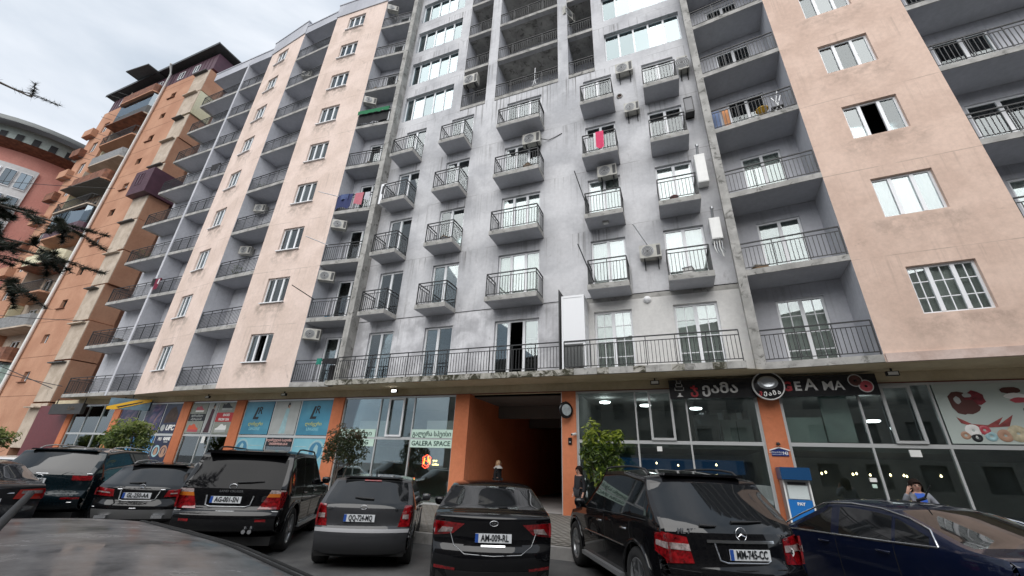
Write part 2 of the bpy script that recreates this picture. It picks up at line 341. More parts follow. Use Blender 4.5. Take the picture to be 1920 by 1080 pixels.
# -- strips with windows
for n,pm in (('S1',PEACH),('S2',PEACH),('RS',PEACHR)):
    F_,l_=fr[n],ln[n]; hs=[(1.2,2.62,zk(k)+1.2,zk(k)+2.58) for k in range(1,10)]
    if n=='S1': hs=[(1.05,2.32,c,d) for a,b,c,d in hs]
    if n=='RS': hs=[(1.1,2.52,c,d) for a,b,c,d in hs]
    bp('wall',wall(0,l_,4.49,TOP+.1,hs,.13),pm,F_)
    for x in (0,l_):
        bp('return_wall',MB().quad((x,0.001,4.49),(x,1.5,4.49),(x,1.5,TOP),(x,.001,TOP)),LILAC,F_)
    for k,(a,b,c,d) in enumerate(hs,1):
        mt=(2,3) if (n=='RS' and k==1) else None
        op=1 if (n=='RS' and k==3) or (n=='S2' and k==1) else None
        cur=2 if rw.random()<.35 else (1 if rw.random()<.65 else 0)
        if op is not None: cur=0
        if n=='RS' and cur: cur=2
        if mt: cur=1
        window('window',BLD,F_,a,b,c,d,.1,(.32,.68),GLT if (n=='RS' and k!=1) or (k>5) else GL,muntin=mt,curtain=cur,openp=op,sill=n!='RS',rs=rw)
    bp('parapet',MB().box(-.04,l_+.04,-.06,.2,TOP+.1,32.9).box(-.08,l_+.08,-.1,.24,32.9,33.0),SOFF,F_)
bp('ledge',MB().box(.02,ln['RS']+ln['FR'],-.06,.05,4.47,4.7),plaster('salmon_ledge',(.50,.38,.33),(.62,.50,.45),dirt=(.13,.09,.075),smudge=1.,streak=.5,pscale=2.),fr['RS'])
# -- loggias
LOG=dict(A1=(1.25,(2.35,3.65)),A2=(1.05,None),B=(1.2,(2.2,3.2)),LC=(.95,(.55,1.95)),RL=(1.3,(.75,2.06)),FR=(1.35,(.9,2.4)))
for n,(dp,door) in LOG.items():
    F_,l_=fr[n],ln[n]; hs=[]
    if door: hs=[(door[0],door[1],zk(k)+.24,zk(k)+2.5) for k in range(1,10)]
    if n=='FR': hs+=[(3.6,5.2,zk(k)+1.0,zk(k)+2.5) for k in range(1,10)]
    bp('loggia_back_wall',wall(-.6,l_+.6,4.49,TOP,hs,.12,dp),PALE if False else LILAC,F_)
    for k in range(1,10):
        z=zk(k)
        lo=-.35 if n=='A1' else 0
        sl=MB().box(lo,l_,0,dp-.004,z,z+.2)
        s_=bp('balcony',sl,CONC if k>1 or n in('A1','A2','B') else CONC,F_)
        LL=l_-lo
        part('railing',railing_mesh(LL-.06,.97,dp-.1 if n=='A1' else 0),None,s_,F_@Matrix.Translation((lo+.03,.05,z+.2)))
        bp('loggia_ceiling',MB().box(0,l_,.03,dp-.004,z+2.985,z+2.997),SOFF,F_)
    for i,h in enumerate(hs):
        d_=h[3]-h[2]>2; k=i%9+1
        mt=(2,4) if (n=='RL' and k==1) else None
        cur=1 if mt else (1 if rw.random()<.6 else (2 if rw.random()<.5 else 0))
        window('balcony_door' if d_ else 'window',BLD,F_,h[0],h[1],h[2],h[3],dp+.06,(.52,),GL if k<6 else GLT,fw=.07,muntin=mt,curtain=cur,rs=rw)
    if n not in('FR',):
        bp('parapet',MB().box(-.02,l_+.02,-.02,.2,TOP,32.3).box(-.05,l_+.05,-.06,.24,32.3,32.4),SOFF,F_)
# FR window blocks above loggia, piers (fins)
bp('fin',MB().box(-.1,.1,-.02,1.3,4.49,TOP+.3),LILAC,fr['A2'])
bp('fin',MB().box(2.22,2.5,-.03,1.2,4.49,TOP+1),CONC,fr['LC'])
bp('fin',MB().box(-.24,.03,-.03,1.4,4.49,TOP+1),CONC,fr['RL'])
# -- centre wall
DO=dict(a=(.66,1.98,(.5,)),b=(3.6,4.95,(.48,)),c=(6.86,8.72,(.32,.66)),d=(10.84,12.18,(.5,)),e=(13.56,14.93,(.5,)))
BAL=dict(a=(.57,2.0),b=(3.55,5.0),c=(6.75,8.9),d=(10.8,12.25),e=(13.52,14.92))
hs=[]
for c,(a,b,sp) in DO.items():
    for k in range(1,6): hs.append((a,b,zk(k)+.22,zk(k)+2.47,c,k))
up=[(.11,3.42,'w'),(4.02,5.54,'l'),(6.1,9.6,'l'),(10.14,11.45,'l'),(12.0,15.5,'w')]
hu=[]
for k in range(6,10):
    for a,b,t in up: hu.append((a,b,zk(k)+.45,zk(k)+2.4,t,k) if t=='w' else (a,b,zk(k)+.2,zk(k)+2.995,t,k))
sel=lambda f:[h[:4] for h in hs if f(h)]
bp('wall',wall(-.75,9.6,4.49,7.5,sel(lambda h:h[5]==1 and h[1]<9.6),.13),GREYL)
bp('wall',wall(9.6,15.9,4.49,7.32,sel(lambda h:h[5]==1 and h[0]>9.6),.13),PALE)
bp('wall',wall(9.6,15.9,7.32,7.5),CONC)
bp('joint',MB().box(-.5,9.6,-.006,.01,7.5,7.535),DARK)
bp('wall',wall(-.75,15.9,7.535,19.49,sel(lambda h:h[5]>1),.13),GREY)
bp('wall',wall(-.75,15.9,19.49,32.6,[h[:4] for h in hu],.22),GREY)
for a,b,z0,z1,c,k in hs:
    mt=(2,4) if (k==1 and c in'de') else None
    op=1 if (c=='c' and k==1) else None
    cur=1 if mt else (1 if (c in 'de' or rw.random()<.35) else (2 if rw.random()<.3 else 0))
    if k==1 and not mt: cur=0
    window('balcony_door',BLD,CF,a,b,z0,z1,.1,DO[c][2],GL if k<4 and c in 'abc' or mt else GLT,fw=.075,muntin=mt,curtain=cur,openp=op,rs=rw)
for c,(a,b) in BAL.items():
    l_=b-a
    k_=('bs',round(l_,2))
    for k in range(2,6):
        if k_ not in CACHE: CACHE[k_]=MB().box(0,l_,-.9,-.003,.0,.03).box(.004,l_-.004,-.896,-.003,.03,.2).mesh('balcony',[CONC])
        s_=bp('balcony',MB().box(0,l_,-.9,-.003,0,.2,0).box(.01,l_-.01,-.89,-.003,-.012,-.001,1),[CONC,SOFF],CF@Matrix.Translation((a,0,zk(k))))
        part('railing',railing_mesh(l_-.08,.97,.84,.84),None,s_,CF@Matrix.Translation((a+.04,-.86,zk(k)+.2)))
for a,b,z0,z1,t,k in hu:
    if t=='w':
        window('window_band',BLD,CF,a,b,z0,z1,.17,(.16,.38,.585,.79) if a<5 else (.2,.4,.6,.8),GLB,fw=.055,curtain=0 if rw.random()<.3 else 1,rs=rw)
    else:
        s_=bp('balcony',MB().box(a+.002,b-.002,-.03,1.7,zk(k)+(-0.0),zk(k)+.2),CONC)
        part('railing',railing_mesh(b-a-.02,.97),None,s_,CF@Matrix.Translation((a+.01,.03,zk(k)+.2)))
for a,b,t in up:
    if t=='l':
        dr=[(a+.25,a+1.15,zk(k)+.22,zk(k)+2.3) for k in range(6,10)]
        if b-a>2: dr=[(a+1.1,a+2.6,zk(k)+.22,zk(k)+2.3) for k in range(6,10)]
        bp('loggia_back_wall',wall(a-.1,b+.1,19.6,32,dr,.1,1.7),SOFF)
        for x in (a,b): bp('loggia_side_wall',MB().quad((x,.21,19.6),(x,1.75,19.6),(x,1.75,32),(x,.21,32)),LILAC)
        for h in dr: window('balcony_door',BLD,CF,*h,1.76,(.5,) if b-a>2 else (),GL,fw=.06,rs=rw)
# -- first-floor gallery slab and railing
g1=bp('gallery_slab',MB().box(-.45,9.85,-.87,-.003,4.49,4.69),MOSS)
part('railing',railing_mesh(9.75,.97),None,g1,CF@Matrix.Translation((.0,-.82,4.69)))
for i,x in enumerate([9.852+.38*j for j in range(15)]):
    x1=min(x+.374,15.3)
    if x>=15.28: break
    if i==0: g2=bp('gallery_slab',MB().box(9.852,15.3,-.86,-.003,4.495,4.67),PALE)
    part('edge_tile',MB().box(x,x1,-.885,-.862,4.49,4.70),CONC if i%3 else MOSS,g2,CF)
part('railing',railing_mesh(5.35,.97),None,g2,CF@Matrix.Translation((9.9,-.82,4.69)))
# -- soffit, fascia beam, closed volume behind
SD=.4
inv=CF.inverted()
front=[inv@Vector((*PT[n],0)) for n in ('L','M','S1L','S1R','S2L','S2R','LCR')]+[Vector((0,-.85,0)),Vector((15.3,-.85,0))]+[inv@Vector((*PT[n],0)) for n in ('fL','fR','RR','RE')]
mb=MB()
xs_=[p.x for p in front]
vs=[(p.x,p.y+.012,4.482) for p in front]+[(p.x,SD+.02,4.482) for p in front]; n_=len(front)
mb.add(vs,[(i,i+n_,i+n_+1,i+1) for i in range(n_-1)]); bp('soffit',mb,BEIGE)
bp('fascia_beam',MB().box(-24,30,SD,SD+.3,4.18,4.48),BEIGE)
bp('fascia_trim',MB().box(-24,30,SD-.015,SD-.001,4.165,4.2),simple('dark_red_trim',(.16,.05,.035),.7))
mb=MB(); x0,x1=front[0].x,front[-1].x
mb.quad((x0,14,0),(x1,14,0),(x1,14,33),(x0,14,33)).quad((x0,.0,32),(x1,0,32),(x1,14,32),(x0,14,32)).quad((x0,1.5,0),(x0,14,0),(x0,14,32),(x0,1.5,32)).quad((x1,1,0),(x1,14,0),(x1,14,32),(x1,1,32))
bp('unseen_shell',mb,GREY)  # unseen walls and roof added to keep light out of the hollow block
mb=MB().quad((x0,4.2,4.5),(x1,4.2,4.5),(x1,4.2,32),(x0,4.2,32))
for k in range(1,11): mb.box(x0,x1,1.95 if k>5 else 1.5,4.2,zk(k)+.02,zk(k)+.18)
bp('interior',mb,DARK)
# ================================================================ shop fronts (part of the building) and passage
RX=Matrix.Rotation(R(90),4,'X')
def TX(x,y,z,M=CF,rz=0): return M@Matrix.Translation((x,y,z))@RX@Matrix.Rotation(rz,4,'Z')
GB=.28
for a,b in ((-21.75,-21.2),(-17.0,-16.4),(-11.1,-10.42),(-7.05,-6.4),(-.9,-.3),(5.24,5.85),(9.5,10.0),(15.58,16.14),(23.6,24.2)):
    bp('pillar',MB().box(a,b,SD-.09,SD+.35,.1,4.166),ORNG)
    if a>9:
        for x in (a-.03,b): bp('pillar_trim',MB().box(x,x+.03,SD-.06,SD+.1,.1,4.16),ALU)
bp('shutter',MB().box(-25.4,-21.76,SD-.05,SD+.1,0,4.16),simple('maroon_metal',(.13,.025,.03),.5,var=.15))
def shopbay(x0,x1,cols,upper=None,nolow=False,bottom=GB,tr=2.52):
    """aluminium frame, transom, one pane object per light"""
    mb=MB(); f=.05; y0,y1=SD-.02,SD+.08
    mb.box(x0,x1,y0,y1,tr-.05,tr+.05); mb.box(x0,x1,y0,y1,4.1,4.164); mb.box(x0,x1,y0,y1,bottom-.2,bottom+.06)
    xs=[x0]+list(cols)+[x1]
    for x in xs: mb.box(max(x-f/2,x0),min(x+f/2,x1)+(0 if x<x1 else 0),y0+.003,y1-.003,bottom-.2,4.1) if x0<x<x1 else mb.box(x if x==x0 else x-f,x+f if x==x0 else x,y0+.003,y1-.003,bottom,4.1)
    fo=bp('shop_window',mb,ALU)
    for i in range(len(xs)-1):
        lo=[(xs[i]+f/2,xs[i+1]-f/2,bottom+.06,tr-.05)]
        hi=[(xs[i]+f/2,xs[i+1]-f/2,tr+.05,4.1)]
        if upper and i in upper:
            u=upper[i]; hi=[(xs[i]+f/2,u[0],tr+.05,4.1),(u[1],xs[i+1]-f/2,tr+.05,4.1)]
            s_=part('sash',MB().box(u[0],u[1],y0-.06,y0-.005,tr+.06,tr+.13).box(u[0],u[1],y0-.06,y0-.005,4.03,4.1).box(u[0],u[0]+.07,y0-.058,y0-.006,tr+.13,4.03).box(u[1]-.07,u[1],y0-.058,y0-.006,tr+.13,4.03),PVC if x0<9 else ALU,fo,CF)
            hi.append((u[0]+.07,u[1]-.07,tr+.13,4.03))
        for a,b,c,d in lo+hi:
            if b-a>.03: part('pane',MB().box(a,b,SD+.02,SD+.032,c,d),GLS,fo,CF)
    return fo
shopbay(-21.2,-17.0,(-19.8,-18.3)); shopbay(-16.4,-11.1,(-14.8,-14.1,-12.55)); shopbay(-10.42,-7.05,(-9.1,-8.36)); shopbay(-6.4,-.9,(-4.46,-2.81))
shopbay(-.3,5.24,(1.65,3.32),{1:(2.1,2.87)}); shopbay(10.03,15.55,(12.0,13.57),{1:(12.42,13.16)},bottom=.2); shopbay(16.17,23.6,(18.1,19.73,22.6),{1:(18.62,19.3)},bottom=.2)
# interiors behind the glass
WARM=simple('lamp_glow_warm',(1,.78,.42),.5,emit=5); COOL=simple('lamp_glow_white',(.95,.97,1),.5,emit=3.5)
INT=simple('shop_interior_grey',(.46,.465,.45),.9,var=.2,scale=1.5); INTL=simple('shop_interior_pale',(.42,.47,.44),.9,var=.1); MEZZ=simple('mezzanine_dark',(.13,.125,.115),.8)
mb=MB()
def room(x0,x1,m,d=4.6,tr=2.5,yb=None):
    b=MB(); y0=SD+.36; y1=yb or d
    b.quad((x0,y1,0),(x1,y1,0),(x1,y1,4.17),(x0,y1,4.17)); b.quad((x0,SD+.1,0),(x0,y1,0),(x0,y1,4.17),(x0,SD+.1,4.17)); b.quad((x1,SD+.1,0),(x1,y1,0),(x1,y1,4.17),(x1,SD+.1,4.17))
    b.quad((x0,SD+.1,4.15),(x1,SD+.1,4.15),(x1,y1,4.15),(x0,y1,4.15)); b.quad((x0,SD+.1,.2),(x1,SD+.1,.2),(x1,y1,.2),(x0,y1,.2))
    r=bp('shop_room',b,m)
    part('mezzanine_floor',MB().box(x0+.01,x1-.01,SD+.5,y1-.01,tr-.12,tr+.06),MEZZ,r,CF)
    return r
r1=room(-21.1,-11.2,INT); r2=room(-10.4,-.95,INT); r3=room(-.35,5.3,INTL); r4=room(10.02,15.57,INT,5.5); r5=room(16.15,23.5,INT,5.5)
part('parapet_board',MB().box(.0,1.6,1.2,1.26,2.6,3.28).box(3.5,5.2,1.2,1.26,2.6,3.28),PVC,r3,CF)
CBW=simple('cabinet_white',(.6,.62,.6),.4,var=.1)
for bx_,l_ in (((13.9,14.55,1.6,2.1,2.56,3.3),'low pale cabinet upstairs in the cake shop beside the oven'),((14.62,15.5,1.7,2.2,2.56,3.35),'wide pale cabinet upstairs in the cake shop beside the pillar')):
    o=thing('cabinet',l_,'cabinet',CF@Matrix.Translation((bx_[0],bx_[2],bx_[4]))); part('case',MB().box(*bx_),CBW,o,CF); part('door_gap',MB().box((bx_[0]+bx_[1])/2-.01,(bx_[0]+bx_[1])/2+.01,bx_[2]-.006,bx_[2]-.001,bx_[4]+.05,bx_[5]-.05),GRIL,o,CF)
o=thing('oven','dark steel bakery oven upstairs in the cake shop','oven',CF@Matrix.Translation((13.75,1.2,2.56))); part('case',MB().box(13.75,14.5,1.2,1.55,2.56,3.45),simple('oven_steel',(.12,.125,.13),.3,.6),o,CF); part('door',MB().box(13.82,14.43,1.18,1.199,2.65,3.1),BLK if 'BLK' in globals() else GRIL,o,CF)
for i in range(9): tag(part('tin',MB().box(13.8+i*.19,13.93+i*.19,1.75,1.95,3.36,3.51+.07*(i%3)),[INTL,PVC,MEZZ][i%3],None,CF),'small %s storage tin on the cabinets upstairs in the cake shop'%['grey green','white','dark'][i%3],'tin','tins upstairs in the cake shop')
TSH=simple('translucent_sheet',(.55,.6,.58),.4,var=.15,scale=2,bump=.6,bscale=3)
tag(part('hanging_sheet',MB().box(16.25,17.2,.75,.77,2.6,3.3),TSH,None,CF),'low crumpled white sheet hung behind the upper shop glass','sheet'); tag(part('hanging_sheet',MB().box(17.25,17.95,.8,.82,2.62,4.1),TSH,None,CF),'tall white sheet hung behind the upper shop glass','sheet')
for i,(x,y,z,rl) in enumerate([(10.8,1.7,3.95,'above the leafy tree'),(12.2,2.3,3.9,'behind the opening sash left of the black sign'),(13.9,1.8,3.7,'below the start of the black sign'),(17.9,2.2,3.1,'beside the hanging white sheets'),(19.0,2.5,3.35,'behind the sash next to the cake poster')]):
    tag(part('ring_lamp',MB().lathe([(.17,0),(.2,.02),(.2,.05),(.17,.06),(.14,.05),(.14,.02),(.17,0)],20),COOL,None,CF@Matrix.Translation((x,y,z))),'glowing white ring lamp in the shop '+rl,'lamp','ring lamps in the cake shop')
for i in range(10):
    x=16.7+i*.33+(.12 if i%2 else 0); z=1.86-.06*abs(math.sin(i*1.7)); t=tag(part('bulb',MB().lathe([(0,-.032),(.022,-.02),(.028,0),(.019,.022),(.008,.04),(0,.042)],8),WARM,None,CF@Matrix.Translation((x,1.5+.4*(i%3),z))),'small warm bulb of the string of lights behind the dark shop glass','bulb','warm bulbs in the cake shop')
for i,(x,z) in enumerate([(12.4,1.95),(13.1,1.9),(14.3,1.95)]):
    tag(part('bulb',MB().lathe([(0,-.032),(.022,-.02),(.028,0),(.019,.022),(.008,.04),(0,.042)],8),WARM,None,CF@Matrix.Translation((x,2.2,z))),'small warm bulb of the string of lights behind the dark shop glass','bulb','warm bulbs in the cake shop')
o=thing('shop_counter','long blue counter inside the lower cake shop','counter',CF@Matrix.Translation((10.6,2.2,.2))); part('front',MB().box(10.6,15.2,2.2,2.8,.2,1.2),simple('blue_counter',(.05,.16,.30),.4),o,CF); part('top',MB().box(10.5,15.3,2.1,2.9,1.2,1.26),PVC,o,CF)
part('glow_band',MB().box(10.1,15.5,5.4,5.45,1.7,2.2),simple('blue_glow_band',(.02,.10,.26),.6,emit=.10),r4,CF)  # the band's own colour glows, standing in for blue light in the shop
# passage
PASS=plaster('passage_orange_render',(.50,.165,.075),(.58,.20,.095),dirt=(.14,.06,.04),streak=.2,smudge=.3)
mb=MB(); 
mb.quad((5.852,SD+.3,.05),(5.852,20,.05),(5.852,20,4.1),(5.852,SD+.3,4.1)); mb.quad((9.498,SD+.3,.05),(9.498,20,.05),(9.498,20,4.1),(9.498,SD+.3,4.1)); bp('passage_wall',mb,PASS)
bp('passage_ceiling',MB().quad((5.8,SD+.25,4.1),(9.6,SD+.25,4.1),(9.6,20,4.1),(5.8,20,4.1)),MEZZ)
bp('passage_blackout_end',MB().quad((5.8,20,0),(9.6,20,0),(9.6,20,4.1),(5.8,20,4.1)),DARK)  # unseen near-black end wall added so the passage stays dark
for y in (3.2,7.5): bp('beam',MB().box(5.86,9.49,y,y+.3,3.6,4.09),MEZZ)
bp('column',MB().box(8.9,9.2,9,9.3,0,4.1),simple('pale_column',(.3,.3,.28),.8))
bp('passage_floor',MB().quad((5.8,SD,.305),(9.55,SD,.305),(9.55,20,.26),(5.8,20,.26)),KERB)
# ---------------------------------------------------------------- signs and posters
BLK=simple('black_gloss_board',(.012,.012,.014),.25); SILV=simple('silver_letter',(.58,.58,.57),.4,.2); REDL=simple('dark_red_letter',(.40,.02,.03),.4); WHT=simple('white_print',(.78,.78,.76),.6); CHOC=simple('chocolate_brown',(.09,.03,.025),.5); PINK=simple('pink_glaze',(.45,.07,.09),.4)
sy=SD-.30
sg=thing('shop_sign','long black cake shop sign with silver and red letters in two alphabets','sign',CF@Matrix.Translation((13.12,sy,3.82)))
SM=CF@Matrix.Translation((13.12,sy,3.82))
part('board',MB().box(0,5.42,0,.2,0,.58),BLK,sg,SM)
text('letter','ჯ',.42,REDL,sg,TX(.73,-.012,.27,SM),bold=.012); text('lettering','ეამა',.40,SILV,sg,TX(1.46,-.012,.27,SM),bold=.012,sx=1.12)
text('letter','G',.36,REDL,sg,TX(3.25,-.012,.27,SM),bold=.016); text('lettering','E',.36,SILV,sg,TX(3.52,-.012,.27,SM),bold=.01); text('lettering','A',.46,SILV,sg,TX(3.84,-.012,.3,SM),bold=.008); text('lettering','MA',.36,SILV,sg,TX(4.38,-.012,.26,SM),bold=.005)
for dx,dz in ((4.93,.4),(5.14,.24)):
    part('doughnut',MB().lathe([(.035,0),(.06,.02),(.12,.02),(.16,0)],20),PINK if dx>5 else CHOC,sg,TX(dx,-.005,dz,SM)); part('doughnut_edge',MB().lathe([(.15,.0),(.16,.016),(.175,.0)],20),SILV,sg,TX(dx,-.008,dz,SM))
for w_,z_ in ((.13,.47),(.19,.36),(.27,.25)): part('cake_tier',MB().box(.3-w_/2,.3+w_/2,-.014,-.002,z_-.008,z_+.008).box(.3-w_/2,.3-w_/2+.015,-.014,-.002,z_,z_+.09).box(.3+w_/2-.015,.3+w_/2,-.014,-.002,z_,z_+.09),SILV,sg,SM)
part('cake_foot',MB().prism([(.2,.05),(.4,.05),(.33,.1),(.33,.16),(.27,.16),(.27,.1)],-.014,-.002),WHT,sg,SM)
md=thing('round_sign','round black medallion sign with silver rim over the orange pillar','sign',CF@Matrix.Translation((15.88,sy-.1,4.1)))
MM=CF@Matrix.Translation((15.88,sy-.09,4.12))
part('disc',MB().lathe([(0,.06),(.38,.06),(.4,.05),(.4,0)],40),BLK,md,MM@RX); part('rim',MB().lathe([(.385,.03),(.39,.075),(.42,.075),(.425,.0)],40),SILV,md,MM@RX)
part('plate',MB().lathe([(0,.07),(.17,.075),(.25,.09),(.27,.062)],32),simple('polished_plate',(.5,.53,.56),.2,.7),md,MM@Matrix.Translation((0,0,.09))@RX@Matrix.Diagonal((1,.72,1,1)))
for i,ch in enumerate('ჯეამა'): text('letter',ch,.16,REDL if i==0 else WHT,md,TX((i-2)*.115,-.065,-.2-.02*(2-abs(i-2)),MM,R((i-2)*9)),bold=.005)
# posters helper: flat prints behind or on the glass
def poster(label,x0,x1,z0,z1,m,y=SD-.032,name='poster',cat='poster',t=.008,group=None):
    o=thing(name,label,cat,CF@Matrix.Translation((x0,y,z0)),group)
    part('sheet',MB().box(0,x1-x0,0,t,0,z1-z0),m,o,CF@Matrix.Translation((x0,y,z0))); return o
def gradmat(name,cols,axis='Z',scale=1,noise_=.0):
    m,t,p=mat(name); N=t.nodes.new;K=t.links.new; tcn=N('ShaderNodeTexCoord'); n=N('ShaderNodeTexNoise'); n.inputs['Scale'].default_value=scale; n.inputs['Detail'].default_value=4; n.inputs['Distortion'].default_value=noise_
    r=N('ShaderNodeValToRGB'); cr=r.color_ramp
    while len(cr.elements)<len(cols): cr.elements.new(.5)
    for i,c in enumerate(cols): cr.elements[i].position=.3+.4*i/(len(cols)-1); cr.elements[i].color=tuple(c)+(1,)
    K(tcn.outputs['Object'],n.inputs[0]); K(n.outputs[0],r.inputs[0]); K(r.outputs[0],p.inputs['Base Color']); p.inputs['Roughness'].default_value=.35
    return m
BLUE=gradmat('turquoise_print',[(.03,.15,.24),(.05,.24,.36),(.10,.34,.46)],scale=.7); BLUEL=gradmat('pale_turquoise_print',[(.16,.42,.52),(.25,.52,.6)],scale=.8); NAVY=simple('navy_print',(.012,.018,.055),.35,var=.4,scale=2); YLW=simple('yellow_print',(.62,.60,.16),.5); INK=simple('ink_black',(.01,.012,.016),.5)
GREYP=simple('grey_print',(.40,.42,.41),.5,var=.15,scale=2); CYANP=simple('pale_cyan_print',(.32,.50,.54),.5,var=.15); SKINP=simple('tan_print',(.42,.25,.17),.6); REDP=simple('red_print',(.45,.02,.025),.5)
def YM(x,z): return TX(x,SD-.036,z)
for i,(x0,x1) in enumerate(((-6.33,-4.52),(-2.75,-.93))):
    o=poster('turquoise poster with script L and R %s'%('beside the shoe shop pillar' if i==0 else 'beside the small tree'),x0,x1,2.6,4.08,BLUE); c=(x0+x1)/2
    text('lettering','L',.74,INK,o,YM(c-.13,3.52),shear=.3,bold=.022); text('lettering','R',.48,INK,o,YM(c+.1,3.66),shear=.15,bold=.006)
    text('lettering','ლინგერი' if i==0 else 'ლინგერი',.2,YLW,o,YM(c,3.06)); text('lettering','LINGERIE',.17,BLUEL,o,YM(c,2.84),bold=.006)
    o=poster('pale turquoise lower poster with a blue round emblem, %s'%('behind the black off-roader' if i==0 else 'right behind the small tree'),x0,x1,.4,2.45,BLUEL)
    ex=c-.5 if i==0 else c+.45
    part('emblem',MB().lathe([(0,.003),(.33,.003),(.36,0)],28),simple('emblem_blue%d'%i,(.05,.20,.33),.5),o,TX(ex,SD-.033,1.95)); part('emblem_ring',MB().lathe([(.36,0),(.38,.005),(.43,.005),(.45,0)],28),CYANP,o,TX(ex,SD-.033,1.95)); part('emblem_figure',MB().prism([(-.1,-.25),(.02,-.28),(.12,-.05),(.1,.2),(-.02,.28),(-.12,.1)],-.006,-.001),CYANP,o,CF@Matrix.Translation((ex,SD-.034,1.95)))
    for q in range(4): part('print_line',MB().box((x0+.15 if i else c-.1),(c-.1 if i else x1-.15),SD-.036,SD-.0325,2.1-q*.25,2.14-q*.25),CYANP,o,CF)
o=poster('tall grey poster of a figure in a pale gown between turquoise posters',-4.4,-2.86,2.6,4.08,GREYP)
def silh(o,x,z0,h,m_body,m_hair,m_skin):
    P=lambda pts:[(x+a*h,z0+b*h) for a,b in pts]
    part('gown',MB().prism(P([(-.17,0),(.12,0),(.10,.35),(.09,.55),(.11,.76),(.03,.83),(-.05,.8),(-.07,.62),(-.1,.4)]),SD-.037,SD-.033),m_body,o,CF)
    part('face',MB().prism(P([(.02,.83),(.08,.82),(.1,.9),(.07,.96),(.01,.95)]),SD-.0372,SD-.033),m_skin,o,CF); part('hair',MB().prism(P([(-.02,.9),(.02,.84),(.03,.93),(.1,.92),(.08,1.0),(.02,1.01)]),SD-.0385,SD-.034),m_hair,o,CF)
silh(o,-3.6,2.65,1.35,CYANP,INK,SKINP)
o=poster('dark lettered banner across the lingerie shop door top',-4.42,-2.88,2.1,2.46,INK); text('lettering','თეთრეულის სალონი',.14,simple('pink_print',(.6,.36,.33),.6),o,YM(-3.65,2.36),bold=.004); text('lettering','UNDERWEAR LR-N',.13,MATS['pink_print'],o,YM(-3.65,2.2),bold=.004)
# shoe shop
o=poster('pale poster with a pink sports shoe above a black lettered band',-10.37,-9.15,2.6,4.08,simple('greenish_grey_print',(.27,.29,.25),.5,var=.2)); 
part('band',MB().box(-10.37,-9.15,SD-.038,SD-.0325,3.2,3.55),INK,o,CF); text('lettering','ფეხსაცმელი',.13,GREYP,o,TX(-9.76,SD-.04,3.46),bold=.004); text('lettering','ამერიკიდან',.13,GREYP,o,TX(-9.76,SD-.04,3.29),bold=.004)
def shoe(o,x,z,s,m,ms,flip=1):
    P=lambda pts:[(x+flip*a*s,z+b*s) for a,b in pts]
    part('shoe',MB().prism(P([(-.5,.0),(.5,-.02),(.52,.12),(.3,.2),(.1,.38),(-.05,.42),(-.25,.3),(-.45,.36),(-.52,.15)]),SD-.037,SD-.033),m,o,CF); part('sole',MB().prism(P([(-.52,-.09),(.5,-.1),(.56,.02),(.5,.05),(-.5,.05)]),SD-.039,SD-.0335),ms,o,CF)
shoe(o,-9.7,3.7,.6,PINK,WHT); shoe(o,-9.8,2.75,.75,simple('orange_red_print',(.62,.10,.04),.5),PINK)
o=poster('narrow poster of a person in dark dress between the shoe posters',-9.07,-8.4,2.62,4.08,GREYP); silh(o,-8.72,2.65,1.4,simple('dark_plum_print',(.06,.02,.03),.6,var=.5,scale=5),INK,SKINP)
o=poster('pale poster with white sports shoe and red band reading shoes from USA',-8.32,-7.08,2.6,4.08,MATS['greenish_grey_print'])
part('band',MB().box(-8.32,-7.08,SD-.038,SD-.0325,3.16,3.6),REDP,o,CF); text('lettering','SHOES',.16,WHT,o,TX(-7.6,SD-.04,3.48),bold=.006); text('lettering','FROM USA',.16,WHT,o,TX(-7.7,SD-.04,3.27),bold=.006)
shoe(o,-7.7,3.78,.7,INK,GREYP); shoe(o,-7.75,2.75,.75,WHT,GREYP,-1)
o=tag(part('notice',MB().box(-8.85,-8.62,SD-.04,SD-.03,2.16,2.48),WHT,None,CF),'small white notice taped under the transom of the shoe shop','notice')
# gaming lounge
o=poster('navy poster with white UFC lettering beside the orange pillar',-12.5,-11.13,2.6,4.08,NAVY); text('lettering','UFC',.36,WHT,o,YM(-11.62,2.86),bold=.02,shear=.2); part('badge',MB().lathe([(0,.003),(.15,.003),(.17,0)],20),GREYP,o,YM(-12.2,2.86))
part('figure',MB().prism([(-12.3,3.1),(-11.3,3.15),(-11.35,3.6),(-11.7,3.95),(-12.0,3.85),(-12.25,3.5)],SD-.036,SD-.033),simple('dim_brown_print',(.06,.035,.025),.6,var=.6,scale=4),o,CF)
o=poster('navy lower poster with PS5 lettering and two ringed portraits',-12.5,-11.13,.4,2.45,NAVY); text('lettering','PS5',.2,WHT,o,YM(-12.1,2.3),bold=.006,shear=.2); text('lettering','GAME',.2,WHT,o,YM(-11.55,2.32),bold=.015); text('lettering','LOUNGE',.08,WHT,o,YM(-11.55,2.17))
for q,m_ in ((-12.1,CYANP),(-11.5,SKINP)): part('portrait_ring',MB().lathe([(.2,0),(.22,.004),(.27,.004),(.29,0)],24),m_,o,YM(q,1.72)); part('portrait',MB().prism([(q-.12,1.5),(q+.1,1.5),(q+.12,1.8),(q,1.92),(q-.12,1.8)],SD-.036,SD-.033),SKINP,o,CF)
GAME=gradmat('busy_game_print',[(.01,.015,.05),(.03,.03,.09),(.12,.08,.14),(.30,.16,.10)],scale=1.6,noise_=2.); GAMEB=gradmat('bright_blue_print',[(.01,.02,.06),(.02,.14,.42),(.12,.38,.62),(.5,.55,.62)],scale=2.6,noise_=1.5)
